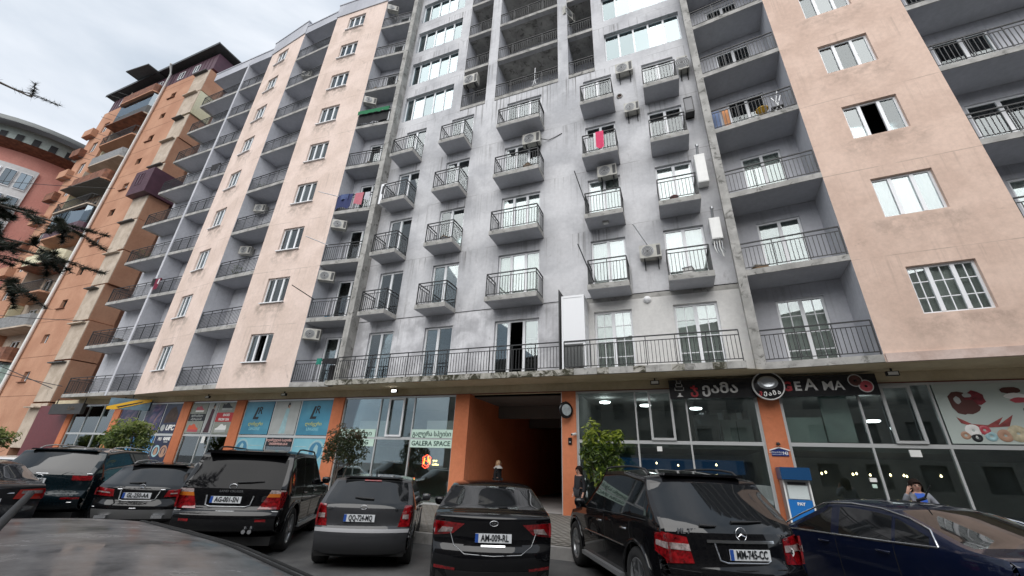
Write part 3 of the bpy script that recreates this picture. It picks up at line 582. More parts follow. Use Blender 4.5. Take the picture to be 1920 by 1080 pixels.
poster('dark busy gaming poster behind the bushy tree',-16.35,-14.85,2.6,4.08,GAME); poster('dark narrow gaming poster with vertical strips',-14.05,-12.6,2.6,4.08,GAME); poster('blue and white graphic lower poster behind the bush',-14.75,-12.62,.4,2.45,GAMEB); poster('dark graphic lower poster at the end of the gaming lounge',-16.35,-14.85,.4,2.45,GAME)
bl=thing('blade_sign','yellow and dark blade sign hanging under the soffit at the gaming lounge','sign',CF@Matrix.Translation((-14.6,-.3,3.7)))
BM=CF@Matrix.Translation((-14.4,-.35,3.98))@Matrix.Rotation(R(35),4,'Z')
part('box',MB().box(-.95,.95,-.08,.08,-.27,.3),simple('sign_blue_grey',(.10,.17,.22),.4,var=.4,scale=3),bl,BM); part('swoosh',MB().prism([(-.98,-.3),(-.6,-.3),(.98,.2),(.98,.34),(.3,.26),(-.98,-.16)],-.1,-.085),simple('sign_yellow',(.68,.38,.015),.4),bl,BM); part('stripe',MB().prism([(-.55,-.15),(.6,.2),(.55,.13),(-.45,-.2)],-.112,-.102),INK,bl,BM); part('bracket',MB().box(-.02,.02,-.02,.02,.3,.52),IRON,bl,BM)
ds=thing('dark_sign','dark grey box sign hanging at the far end of the shops','sign',CF@Matrix.Translation((-21,-.6,3.7)))
part('box',MB().box(-22.6,-19.2,-.25,-.05,3.55,4.15),simple('dark_sign_face',(.03,.028,.026),.5,var=.4),ds,CF); text('lettering','ბარი',.3,simple('dim_bronze_letter',(.12,.09,.06),.5),ds,TX(-20.3,-.26,3.86)); part('hanger',MB().box(-22.4,-22.36,-.16,-.12,4.15,4.48).box(-19.4,-19.36,-.16,-.12,4.15,4.48),IRON,ds,CF)
# garage / gallery banners and neon
GRN=simple('mint_film',(.60,.78,.68),.5,var=.05); GRT=simple('dark_green_letter',(.015,.06,.045),.5)
for lab,x0,x1,a,b,sx_ in (('mint green window film reading parking in two alphabets behind the small tree',-.22,1.6,'პარკინგი','PARKING',1),('mint green window film reading galera space beside the passage',3.36,5.2,'გალერა სპეისი','GALERA SPACE',1)):
    o=thing('window_film',lab,'window film',CF@Matrix.Translation((x0,SD-.03,2.2)))
    for z0,z1 in ((2.555,2.86),(2.2,2.49)): part('band',MB().box(x0,x1,SD-.036,SD-.026,z0,z1),GRN,o,CF)
    for tx,z in ((a,2.69),(b,2.345)):
        me=tmesh(tx,.24,bold=.003); xs=[v.co.x for v in me.vertices]; k=(x1-x0-.12)/(max(xs)-min(xs)); me.transform(Matrix.Diagonal((min(k,1.3),1,1,1))); me.materials.append(GRT); part('lettering',me,None,o,TX((x0+x1)/2,SD-.042,z))
ne=thing('neon_sign','glowing red hexagonal neon cup with yellow lettering inside the window','neon sign',CF@Matrix.Translation((4.1,SD+.2,1.5)))
NR=simple('neon_red',(1,.07,.03),.5,emit=4); NO=simple('neon_orange',(1,.30,.03),.5,emit=3); NY=simple('neon_yellow',(1,.75,.25),.5,emit=4)
hx=lambda r,dx,dz,sx=1:[(4.05+dx+r*sx*math.sin(i*math.pi/3),SD+.2,1.7+dz+r*math.cos(i*math.pi/3)) for i in range(7)]
part('tube',MB().tube(hx(.2,0,.05),.014,6).tube(hx(.14,-.03,-.09,1.15),.012,6),NR,ne,CF); part('filament',MB().tube([(3.95,SD+.2,1.84),(3.93,SD+.2,1.62)],.02).tube([(4.1,SD+.2,1.9),(4.12,SD+.2,1.68)],.02).tube([(4.18,SD+.2,1.82),(4.2,SD+.2,1.62)],.016),NO,ne,CF)
text('lettering','you',.13,NY,ne,TX(4.42,SD+.2,1.76)); text('lettering','coffee',.12,NY,ne,TX(4.45,SD+.2,1.62))
# cake poster in the upper corner window
o=poster('large pale poster of cakes and doughnuts in the upper shop window',19.78,22.57,2.6,4.1,simple('pale_mint_poster',(.46,.52,.49),.5,var=.08,scale=.8),y=SD-.034)
def blob(o,x,z,rx,rz,m,name='cake',q=12,dy=0,seed=1):
    r=random.Random(seed); part(name,MB().prism([(x+rx*math.cos(2*math.pi*i/q)*r.uniform(.82,1.1),z+rz*math.sin(2*math.pi*i/q)*r.uniform(.82,1.1)) for i in range(q)],SD-.042-dy,SD-.0345),m,o,CF)
for q,(x,z,rx,rz,m_) in enumerate([(20.25,3.63,.24,.3,CHOC),(20.55,3.72,.22,.2,simple('berry_print',(.18,.02,.03),.6,var=.6,scale=9)),(20.4,3.5,.2,.2,CHOC),(20.2,3.68,.07,.1,GREYP),(20.42,3.8,.1,.06,GREYP),(21.3,3.9,.2,.09,CHOC),(21.35,3.76,.22,.08,WHT),(21.4,3.66,.2,.07,PINK),(21.55,3.4,.18,.11,INK),(21.6,2.95,.18,.1,PINK),(22.2,3.6,.3,.28,CHOC)]): blob(o,x,z,rx,rz,m_,dy=.0006*q,seed=q)
for q,(x,z,r_2,m_) in enumerate([(20.1,2.8,.1,SKINP),(20.28,2.92,.16,WHT),(20.5,2.93,.12,PINK),(20.3,2.75,.11,INK),(20.58,2.78,.12,CYANP),(20.85,2.8,.15,SKINP),(21.1,2.85,.2,simple('cream_print',(.50,.44,.30),.6,var=.3,scale=9))]):
    part('doughnut',MB().lathe([(.03,.002),(.05,.012),(r_2*.6,.018),(r_2*.9,.01),(r_2,0)],18),m_,o,TX(x,SD-.034-.0015*q,z))
part('splash',MB().prism([(20.05,3.25),(20.3,3.08),(20.6,3.05),(20.95,3.25),(20.8,3.05),(21.15,3.3),(21.0,3.02),(20.4,2.98),(20.1,3.1)],SD-.0415,SD-.0345),simple('muted_red_print',(.30,.06,.055),.6,var=.5,scale=6),o,CF)
for x,z,w_,h_ in ((18.85,2.26,.24,.17),(12.55,2.26,.15,.14),(17.82,1.62,.15,.1),(17.84,1.48,.1,.09)):
    tag(part('notice',MB().box(x,x+w_,SD-.002,SD+.015,z,z+h_),GRN if h_==.09 else WHT,None,CF),{.24:'white paper notice high on the dark corner shop window',.15:'small white notice on the cake shop window left of the blue terminal' if z>2 else 'small printed card at head height on the dark shop window',.1:'little green sticker under the printed card on the dark window'}[w_],'notice')
# round blade sign, intercom, camera, address plate, terminal
rs_=thing('round_blade_sign','small round black sign on brackets at the passage pillar','sign',CF@Matrix.Translation((9.72,SD-.3,3.5)))
RM=CF@Matrix.Translation((9.7,SD-.33,3.5))@Matrix.Rotation(R(48),4,'Z')
part('disc',MB().lathe([(0,-.05),(.25,-.05),(.28,-.03),(.28,.03),(.25,.05),(0,.05)],28),BLK,rs_,RM@RX); part('face',MB().lathe([(0,.056),(.16,.056),(.19,.051)],24),simple('pale_disc_face',(.45,.5,.52),.4,var=.3,scale=8),rs_,RM@RX); part('bracket',MB().tube([(.0,.0,.28),(.1,.12,.33),(.22,.25,.3)],.012).tube([(.0,.0,-.28),(.12,.12,-.2),(.22,.25,-.2)],.012).tube([(.28,0,0),(.34,.25,.02)],.012),IRON,rs_,RM)
ic=thing('intercom','small black intercom panel on the orange passage pillar','intercom',CF@Matrix.Translation((9.78,SD-.09,2.5))); part('panel',MB().box(9.72,9.84,SD-.13,SD-.092,2.4,2.62),BLK,ic,CF); part('button',MB().box(9.75,9.81,SD-.14,SD-.131,2.46,2.5),STEEL,ic,CF)
cm=thing('security_camera','white security camera on the trim of the passage pillar','camera',CF@Matrix.Translation((9.98,SD-.1,2.74))); part('body',MB().tube([(9.9,SD-.35,2.7),(9.98,SD-.14,2.74)],.04,10),WHT,cm,CF); part('lens',MB().tube([(9.898,SD-.356,2.699),(9.893,SD-.368,2.697)],.03,10),INK,cm,CF); part('mount',MB().tube([(9.97,SD-.15,2.74),(9.97,SD-.09,2.8)],.015),STEEL,cm,CF)
ad=thing('address_plate','dark blue house number plate with white print on the orange pillar','plate',CF@Matrix.Translation((15.88,SD-.1,2.3)))
BLP=simple('plate_blue',(.012,.03,.16),.35)
part('plate',MB().prism([(15.66,2.2),(16.08,2.2),(16.08,2.34),(15.87,2.41),(15.66,2.34)],SD-.115,SD-.095),BLP,ad,CF); part('edge',MB().prism([(15.62,2.335),(15.87,2.415),(16.12,2.335),(16.12,2.365),(15.87,2.445),(15.62,2.365)],SD-.13,SD-.11),WHT,ad,CF)
text('number','143',.12,WHT,ad,TX(16.0,SD-.117,2.27),bold=.003,sx=.8); text('lettering','ფარნავაზ მეფის',.045,WHT,ad,TX(15.79,SD-.117,2.3)); text('lettering','PARNAVAZ MEPE ST',.03,WHT,ad,TX(15.79,SD-.117,2.24))
tl=thing('wall_lamp','small bronze lamp over the house number plate','lamp',CF@Matrix.Translation((15.86,SD-.12,2.5))); part('arm',MB().box(15.83,15.89,SD-.2,SD-.092,2.5,2.56),IRON,tl,CF); part('shade',MB().lathe([(.03,.06),(.06,0),(.05,-.01)],12),IRON,tl,CF@Matrix.Translation((15.86,SD-.19,2.5)))
AT=CF@Matrix.Translation((15.70,SD-.62,.14)); at_=thing('payment_terminal','blue payment terminal with white screen panel standing against the orange pillar','terminal',AT)
TBL=simple('terminal_blue',(.015,.16,.48),.35); TBD=simple('terminal_dark_blue',(.01,.06,.16),.3)
part('body',MB().prism([(0,0),(.62,0),(.62,1.45),(0,1.45)],.06,.5),STEEL,at_,AT); part('front',MB().box(.04,.58,.045,.058,.05,.98),TBL,at_,AT); part('side_trim',MB().box(0,.035,.03,.059,.05,1.45).box(.585,.62,.03,.059,.05,1.45),WHT,at_,AT)
part('screen',MB().box(.08,.54,.04,.057,1.0,1.32),simple('terminal_screen',(.62,.68,.68),.3),at_,AT); part('slot',MB().box(.1,.52,.035,.057,1.34,1.4),INK,at_,AT); part('canopy',MB().prism([(0,0),(.68,0),(.68,.3),(0,.3)],-.12,.5,M=Matrix.Translation((-.03,0,1.46))),TBD,at_,AT); text('lettering','PAY',.1,WHT,at_,TX(.32,.04,.88,AT),bold=.004)
for lab,x,y in (('over the garage window',2.45,.1),('over the cake shop sign board start',12.7,.1),('near the corner of the salmon strip',18.85,-.1),('over the turquoise posters',-3.74,.1),('over the shoe shop',-9.0,.1),('under the far soffit',-16,.1)):
    M_=CF@Matrix.Translation((x,y,4.38)); o=thing('floodlight','small black floodlight under the beige soffit '+lab,'floodlight',M_,'soffit floodlights')
    part('housing',MB().box(-.14,.14,-.06,.04,-.1,.02),IRON,o,M_); part('lens',MB().box(-.11,.11,-.068,-.061,-.085,.0),COOL if x==2.45 else WHT,o,M_); part('bracket',MB().box(-.02,.02,-.02,.02,.02,.1),IRON,o,M_)
# ================================================================ cars
def paint(name,col,flake=.0,dust=.25,dcol=(.20,.19,.175),coat=1,scale=3.5):
    m,t,p=mat(name); N=t.nodes.new;K=t.links.new
    p.inputs['Metallic'].default_value=flake; p.inputs['Roughness'].default_value=.4; p.inputs['Specular IOR Level'].default_value=.03; p.inputs['Coat Weight'].default_value=coat; p.inputs['Coat Roughness'].default_value=.04
    tcn=N('ShaderNodeTexCoord'); n=N('ShaderNodeTexNoise'); n.inputs['Scale'].default_value=scale; n.inputs['Detail'].default_value=9; n.inputs['Roughness'].default_value=.7
    geo=N('ShaderNodeSeparateXYZ'); nrm=N('ShaderNodeNewGeometry'); K(nrm.outputs['Normal'],geo.inputs[0])
    K(tcn.outputs['Object'],n.inputs[0]); r=N('ShaderNodeMapRange'); r.inputs[1].default_value=.35; r.inputs[2].default_value=.75; r.inputs[3].default_value=0; r.inputs[4].default_value=dust; K(n.outputs[0],r.inputs[0])
    up=N('ShaderNodeMapRange'); up.inputs[1].default_value=.2; up.inputs[2].default_value=1; up.inputs[3].default_value=.15; up.inputs[4].default_value=1; K(geo.outputs[2],up.inputs[0])
    mu=N('ShaderNodeMath'); mu.operation='MULTIPLY'; K(r.outputs[0],mu.inputs[0]); K(up.outputs[0],mu.inputs[1])
    x=N('ShaderNodeMix'); x.data_type='RGBA'; x.inputs[6].default_value=tuple(col)+(1,); x.inputs[7].default_value=dcol+(1,); K(mu.outputs[0],x.inputs[0]); K(x.outputs[2],p.inputs['Base Color'])
    rr=N('ShaderNodeMapRange'); rr.inputs[3].default_value=.03; rr.inputs[4].default_value=.5; K(mu.outputs[0],rr.inputs[0]); K(rr.outputs[0],p.inputs['Coat Roughness'])
    return m
PBLK=paint('black_car_paint',(.004,.004,.005),dust=.015); PGRY=paint('graphite_car_paint',(.045,.046,.05),.35,.2); PTEAL=paint('dark_teal_car_paint',(.005,.013,.018),.3,.05); PNAVY=paint('navy_car_paint',(.006,.011,.036),.35,.12); PDUST=paint('dusty_grey_car_paint',(.05,.052,.055),.2,.8,(.27,.27,.272),.4,5.); PWHT=paint('white_car_paint',(.7,.7,.69),0,.1); PDGR=paint('dark_grey_car_paint',(.02,.021,.024),.3,.2)
m,t,p=mat('car_glass'); p.inputs['Base Color'].default_value=(.008,.009,.01,1); p.inputs['Roughness'].default_value=.03; p.inputs['IOR'].default_value=1.5; p.inputs['Coat Weight'].default_value=.25; p.inputs['Coat Roughness'].default_value=.02; CGL=m
CGD=simple('low_reflection_glass',(.006,.006,.007),.06,spec=.18)  # car glass copy, reflection turned down to darken the off-roader's panes
TYRE=simple('tyre_rubber',(.018,.018,.018),.85,var=.3); RIM=simple('alloy_rim',(.42,.43,.44),.3,.8); CHRM=simple('chrome',(.75,.76,.78),.12,1); BPL=simple('black_plastic',(.02,.02,.021),.6); RLENS=simple('red_tail_lens',(.24,.005,.008),.12,coat=1,var=.75,scale=22); CLENS=simple('clear_tail_lens',(.38,.31,.30),.12,coat=1,var=.6,scale=26); OLENS=simple('amber_tail_lens',(.55,.16,.02),.12,coat=1); PLW=simple('number_plate_white',(.72,.74,.76),.4); PLB=simple('number_plate_blue',(.02,.08,.35),.4); UND=simple('underbody_black',(.008,.008,.008),.9); TIP=simple('seat_beige',(.40,.38,.30),.8)
def car(name,label,cfg,loc,head,group='cars parked nose in along the kerb'):
    Lc,Wc,Hc=cfg['L'],cfg['W'],cfg['H']; hw=Wc/2
    M=Matrix.Translation(loc)@Matrix.Rotation(-R(head),4,'Z'); root=thing(name,label,'car',M,group)
    PM=cfg['paint']
    # centre-line profile
    pts=[];tags=[]
    P=cfg['prof']; pts.append(P[0][1:])
    for a,b in zip(P[:-1],P[1:]):
        d=math.hypot(b[1]-a[1],b[2]-a[2]); n=max(1,int(d/.085)+ (1 if d>.05 else 0))
        for i in range(1,n+1): pts.append((a[1]+(b[1]-a[1])*i/n,a[2]+(b[2]-a[2])*i/n)); tags.append(b[0])
    for it in range(2):
        q=pts[:]
        for i in range(1,len(pts)-1): q[i]=((pts[i-1][0]+2*pts[i][0]+pts[i+1][0])/4,(pts[i-1][1]+2*pts[i][1]+pts[i+1][1])/4)
        pts=q
    kr=cfg.get('kr',.16)
    KV=dict(bumper=kr,tail=kr,trunk=kr*.6,rear_glass=kr*.7,roof=0,windshield=-.2,hood=-.14,front=-.35); CV=dict(bumper=0,tail=0,trunk=.03,rear_glass=.03,roof=.05,windshield=.04,hood=.06,front=0)
    kk=[KV[tags[0]]]+[KV[g_] for g_ in tags]; cc=[CV[tags[0]]]+[CV[g_] for g_ in tags]
    for it in range(3):
        kk=[kk[0]]+[(kk[i-1]+2*kk[i]+kk[i+1])/4 for i in range(1,len(kk)-1)]+[kk[-1]]; cc=[cc[0]]+[(cc[i-1]+2*cc[i]+cc[i+1])/4 for i in range(1,len(cc)-1)]+[cc[-1]]
    br,bf=cfg['belt']; tum=cfg.get('tum',.18)
    belt=lambda y: br+(bf-br)*min(1,max(0,y/Lc))
    def X(y,z):
        f=1-cfg.get('rt',.13)*max(0,(.7-y)/.7)**2-.10*max(0,(y-(Lc-1.0))/1.0)**2; b=belt(y)
        if z<=b: f*=1-.055*((b-z)/(b-.2))**2 - .012*max(0,1-abs(b-z)/.1)
        else: f*=1-.012-tum*((z-b)/(Hc-b))**1.15
        return hw*f
    ws=[-1,-.985,-.95,-.9,-.78,-.6,-.4,-.2,0,.2,.4,.6,.78,.9,.95,.985,1]
    def top(i,w):
        y,z=pts[i]; yE,zE=y+kk[i],z-cc[i]; a=abs(w)
        return (w*X(yE,zE),y+kk[i]*a**2.4,z-cc[i]*a**3)
    parts={}
    def pm(n): return parts.setdefault(n,MB())
    n=len(pts); nw=len(ws)
    grid=[[top(i,w_) for w_ in ws] for i in range(n)]
    gw=cfg.get('glass_w',.9)
    for i in range(n-1):
        for j in range(nw-1):
            wm=abs(ws[j]+ws[j+1])/2; t_=tags[i]; k='body'
            if t_=='rear_glass' and wm<gw: k='rear_window'
            if t_=='windshield' and wm<.93: k='windshield'
            if t_=='roof' and cfg.get('dark_roof') and wm<.7: k='sunroof'
            pm(k).add([grid[i][j],grid[i][j+1],grid[i+1][j+1],grid[i+1][j]],[(0,1,2,3)],0,True)
    # sides
    zs_=cfg.get('sill',.26); wr=cfg['wr']; wy=cfg['wy']; RA=wr+cfg.get('gap',.07); n1,n2=9,4
    for sd_ in (-1,1):
        cols=[]; yc=-9
        for i in range(n):
            y,z=pts[i]; yE,zE=y+kk[i],z-cc[i]; yc=max(yc,yE); col=[]
            zl=zs_+.12*max(0,(.5-yc)/.5)+.05*max(0,(yc-Lc+.5)/.5); zl=min(zl,zE-.001)
            zb=min(belt(yc),zE); zw=max(zb,zE-.075)
            for r_ in range(n1+1): q=r_/n1; col.append((yc if r_<n1 or zb<zE-1e-6 else yE,zl+(zb-zl)*q))
            for r_ in range(1,n2+1): q=r_/n2; col.append((yc,zb+(zw-zb)*q))
            col.append((yE,zE)); cols.append(col)
        nr=len(cols[0]); ins=[[None]*nr for _ in range(n)]; pos=[[None]*nr for _ in range(n)]
        for i in range(n):
            for r_ in range(nr):
                y,z=cols[i][r_]; inside=False
                for w0 in wy:
                    dy,dz=y-w0,z-wr; dd=math.hypot(dy,dz)
                    if dd<RA and r_<=n1:
                        inside=True; s_=RA/max(dd,1e-4)
                        if dz<0: dz=0; s_=RA/max(abs(dy),1e-4); z2=z; y2=w0+math.copysign(RA,dy if dy else 1)
                        else: y2,z2=w0+dy*s_,wr+dz*s_
                        y,z=y2,max(z2,min(z,zs_+.12))
                ins[i][r_]=inside; pos[i][r_]=(sd_*X(y,z),y,z)
        for i in range(n-1):
            for r_ in range(nr-1):
                c4=[(i,r_),(i+1,r_),(i+1,r_+1),(i,r_+1)]
                if all(ins[a][b] for a,b in c4): continue
                q=[pos[a][b] for a,b in c4]
                ym=(q[0][1]+q[1][1])/2; k='body'
                if n1<=r_<n1+n2 and cols[i][n1+n2][1]-cols[i][n1][1]>.05 and cols[i+1][n1+n2][1]-cols[i+1][n1][1]>.05:
                    for wi,(ya,yb) in enumerate(cfg['win']):
                        if ya<ym<yb: k='side_window_%d_%d'%(sd_,wi)
                ar=(Vector(q[1])-Vector(q[0])).cross(Vector(q[3])-Vector(q[0])).length+(Vector(q[2])-Vector(q[1])).cross(Vector(q[3])-Vector(q[2])).length
                if ar<1e-6: continue
                pm(k).add(q if sd_>0 else q[::-1],[(0,1,2,3)],0,True)
    def weld(mb):
        seen={};mp_=[];vs=[]
        for v in mb.v:
            k=tuple(round(c,4) for c in v)
            if k not in seen: seen[k]=len(vs); vs.append(v)
            mp_.append(seen[k])
        fs=[];sm=[]
        for f in mb.f:
            g_=[]
            for a in f:
                a=mp_[a]
                if a not in g_: g_.append(a)
            if len(g_)>2: fs.append(g_)
        mb.v=vs;mb.f=fs;mb.mi=[0]*len(fs);mb.sm=[True]*len(fs); return mb
    for k,mb in parts.items():
        nm='side_window' if k.startswith('side_window') else k
        part(nm,weld(mb),PM if k=='body' else cfg.get('glass',CGL),root,M)
    # arches, wheels, underside
    spk=cfg.get('spokes',5)
    for w0 in wy:
        for sd_ in (-1,1):
            xo=sd_*X(w0,wr+RA*.7); lin_=MB(); tr_=MB()
            arc=[(w0+RA*math.cos(a),wr+RA*math.sin(a)) for a in [math.pi*i/12 for i in range(13)]]
            lin_.add([(sd_*X(y,z)*.999,y,z) for y,z in arc]+[(sd_*(hw-.34),y,z) for y,z in arc],[(i,i+1,i+14,i+13) for i in range(12)]); lin_.add([(sd_*(hw-.34),y,z) for y,z in arc],[tuple(range(13))]); part('wheel_well',lin_,UND,root,M)
            tr_.tube([(sd_*(X(y,z)+.002),y,z) for y,z in arc],cfg.get('lip',.014),5); part('arch_trim',tr_,cfg.get('trim',PM),root,M)
            wm=M@Matrix.Translation((sd_*(hw-.125),w0,wr))@Matrix.Rotation(sd_*math.pi/2,4,'Y')
            tw=.115; wh=part('wheel',CACHE.setdefault(('ty',wr),MB().lathe([(wr*.66,-tw),(wr*.93,-tw),(wr*.99,-tw*.75),(wr,0),(wr*.99,tw*.75),(wr*.93,tw),(wr*.72,tw*1.04),(wr*.66,tw*.9)],28).mesh('wheel',TYRE)),None,root,wm)
            kx=('rim',wr,spk)
            if kx not in CACHE:
                rb=MB().lathe([(wr*.67,-tw*.6),(wr*.67,tw*.9),(wr*.63,tw*.95),(wr*.60,tw*.6),(wr*.58,-tw*.3)],28); rb.lathe([(0,tw*.75),(wr*.12,tw*.75),(wr*.15,tw*.55)],12)
                for s_ in range(spk):
                    a=2*math.pi*s_/spk; rb.bar((wr*.1*math.cos(a),wr*.1*math.sin(a),tw*.55),(wr*.62*math.cos(a),wr*.62*math.sin(a),tw*.62),.05 if spk<8 else .035,.04)
                CACHE[kx]=rb.mesh('rim',RIM)
            part('rim',CACHE[kx],None,wh,wm)
            part('brake_disc',CACHE.setdefault(('bd',wr),MB().lathe([(0,0),(wr*.55,0)],18).mesh('brake_disc',simple('brake_grey%d'%int(wr*1000),(.06,.06,.06),.5))),None,wh,wm)
    part('underbody',MB().box(-hw*.86,hw*.86,.22,Lc-.3,.2,.34),UND,root,M)
    # rear surface sampling
    rear=[(pts[i],kk[i]) for i in range(n) if (tags[max(i-1,0)] in('bumper','tail','rear_glass'))]
    def ry(x,z):
        best=None
        for (a,ka),(b,kb) in zip(rear[:-1],rear[1:]):
            if a[1]<=z<=b[1]: t_=(z-a[1])/(b[1]-a[1]+1e-9); best=(a[0]+(b[0]-a[0])*t_,ka+(kb-ka)*t_); break
        if not best: best=(rear[0][0][0],rear[0][1]) if z<rear[0][0][1] else (rear[-1][0][0],rear[-1][1])
        y0,k_=best; w_=min(1,abs(x)/X(y0+k_,z)); return y0+k_*w_**2.4
    def patch(nm,cor,mat_,off=.012,nx=6,nz=4,parent=None,side=0):
        mb=MB(); vs=[]
        for j in range(nz+1):
            for i in range(nx+1):
                u,v=i/nx,j/nz; a=[cor[0][c]*(1-u)*(1-v)+cor[1][c]*u*(1-v)+cor[2][c]*u*v+cor[3][c]*(1-u)*v for c in (0,1)]
                if side: y,z=a; vs.append((side*(X(y,z)+off),y,z))
                else:
                    x,z=a; y=ry(x,z); lim=X(y,z)-.002
                    x=max(-lim,min(lim,x)); vs.append((x*(1+ .3*off/hw),ry(x,z)-off,z))
        fs=[(j*(nx+1)+i,j*(nx+1)+i+1,(j+1)*(nx+1)+i+1,(j+1)*(nx+1)+i) for j in range(nz) for i in range(nx)]
        mb.add(vs,fs,0,True)
        ed=[i for i in range(nx+1)]+[j*(nx+1)+nx for j in range(1,nz+1)]+[nz*(nx+1)+i for i in range(nx-1,-1,-1)]+[j*(nx+1) for j in range(nz-1,0,-1)]
        ring=[vs[i] for i in ed]; inn=[((v[0]-side*(off+.02)) if side else v[0],v[1]+(0 if side else off+.02),v[2]) for v in ring]; m_=len(ring)
        mb.add(ring+inn,[(i,(i+1)%m_,(i+1)%m_+m_,i+m_) for i in range(m_)])
        return part(nm,mb,mat_,parent or root,M)
    def plate(txt,x,z,tilt=0):
        PMx=M@Matrix.Translation((x,ry(x,z)-.028,z))@Matrix.Rotation(tilt,4,'X')
        pl=part('number_plate',MB().box(-.26,.26,0,.012,-.056,.056),PLW,root,PMx)
        part('plate_strip',MB().box(-.26,-.215,-.003,-.0005,-.054,.054),PLB,pl,PMx); me=tmesh(txt,.118,bold=.0025); xs=[v.co.x for v in me.vertices]; me.transform(Matrix.Diagonal((.40/(max(xs)-min(xs)),1,1,1))); me.materials.append(INK); part('plate_number',me,None,pl,PMx@Matrix.Translation((.02,-.003,0))@RX)
    def badge(txt,x,z,size,mt=CHRM,sx=1): text('badge',txt,size,mt,root,M@Matrix.Translation((x,ry(x,z)-.006,z))@RX,sx=sx,bold=.001)
    def mirror(y,z,col=PM):
        for sd_ in (-1,1):
            mb=MB().lathe([(0,-.1),(.06,-.09),(.09,-.03),(.095,.03),(.08,.09),(0,.1)],12,M=Matrix.Translation((sd_*(hw+.10),y,z+.02))@Matrix.Diagonal((1.1,.7,.8,1))); mb.bar((sd_*(X(y,z)-.02),y+.02,z-.05),(sd_*(hw+.06),y,z-.03),.05); part('wing_mirror',mb,col,root,M)
    def wiper(x0,x1,z0,z1,off=.02): part('rear_wiper',MB().tube([(x0,ry(x0,z0)-off,z0),((x0+x1)/2,ry((x0+x1)/2,(z0+z1)/2)-off-.012,(z0+z1)/2),(x1,ry(x1,z1)-off,z1)],[.018,.014,.009],6),BPL,root,M)
    def rails(x,y0,y1,mt=BPL):
        zt=lambda y: max(z for (yy,z) in pts if abs(yy-y)<.12)-.035
        for sd_ in (-1,1): part('roof_rail',MB().tube([(sd_*x,y0,zt(y0)),(sd_*x,y0+.12,zt(y0+.12)+.055)]+[(sd_*x,y0+.12+(y1-y0-.24)*i/6,zt(y0+.12+(y1-y0-.24)*i/6)+.06) for i in range(1,6)]+[(sd_*x,y1-.12,zt(y1-.12)+.055),(sd_*x,y1,zt(y1))],.018,6),mt,root,M)
    def seam(y,z0,z1): 
        for sd_ in (-1,1): part('door_seam',MB().tube([(sd_*(X(y,z0+(z1-z0)*i/6)-.001),y,z0+(z1-z0)*i/6) for i in range(7)],.006,4),UND,root,M)
    def handle(y,z,mt=CHRM):
        for sd_ in (-1,1): part('door_handle',MB().tube([(sd_*(X(y,z)),y-.1,z),(sd_*(X(y,z)+.025),y-.07,z),(sd_*(X(y,z)+.025),y+.07,z),(sd_*X(y,z),y+.1,z)],.014,6),mt,root,M)
    def line(nm,pts_,r_,mt): part(nm,MB().tube([(x,ry(x,z)-.006,z) for x,z in pts_],r_,6),mt,root,M)
    def sline(nm,pts_,r_,mt,off=.004):
        for sd_ in (-1,1): part(nm,MB().tube([(sd_*(X(y,z)+off),y,z) for y,z in pts_],r_,6),mt,root,M)
    def spoiler(x,y,z,dy,mt=PM,th=.035): part('spoiler',MB().prism([(-x,-.5*th),(x,-.5*th),(x*.97,.5*th),(-x*.97,.5*th)],0,dy,M=Matrix.Translation((0,y,z))),mt,root,M)
    return dict(top=top,tags=tags,root=root,M=M,patch=patch,plate=plate,badge=badge,mirror=mirror,wiper=wiper,rails=rails,seam=seam,handle=handle,line=line,sline=sline,spoiler=spoiler,ry=ry,X=X,PM=PM,pts=pts,hw=hw)
def star(c,x,z,r_):                     # three-pointed star in a ring
    q=MB().lathe([(r_*.88,0),(r_*.94,.008),(r_,0)],20)
    for a in (90,210,330): q.add([(r_*.9*math.cos(R(a)),r_*.9*math.sin(R(a)),.008),(r_*.16*math.cos(R(a+60)),r_*.16*math.sin(R(a+60)),.004),(0,0,.014),(r_*.16*math.cos(R(a-60)),r_*.16*math.sin(R(a-60)),.004)],[(0,1,2),(0,2,3)])
    part('emblem',q,CHRM,c['root'],c['M']@Matrix.Translation((x,c['ry'](x,z)-.012,z))@RX)
def oval(c,x,z,rx,rz,txt=None):
    MM_=c['M']@Matrix.Translation((x,c['ry'](x,z)-.01,z))@RX@Matrix.Diagonal((1,rz/rx,1,1)); part('emblem',MB().lathe([(rx*.82,0),(rx*.9,.008),(rx,0)],24),CHRM,c['root'],MM_); 
    if txt: text('emblem_letters',txt,rz*1.1,CHRM,c['root'],c['M']@Matrix.Translation((x,c['ry'](x,z)-.012,z))@RX,sx=1.1)
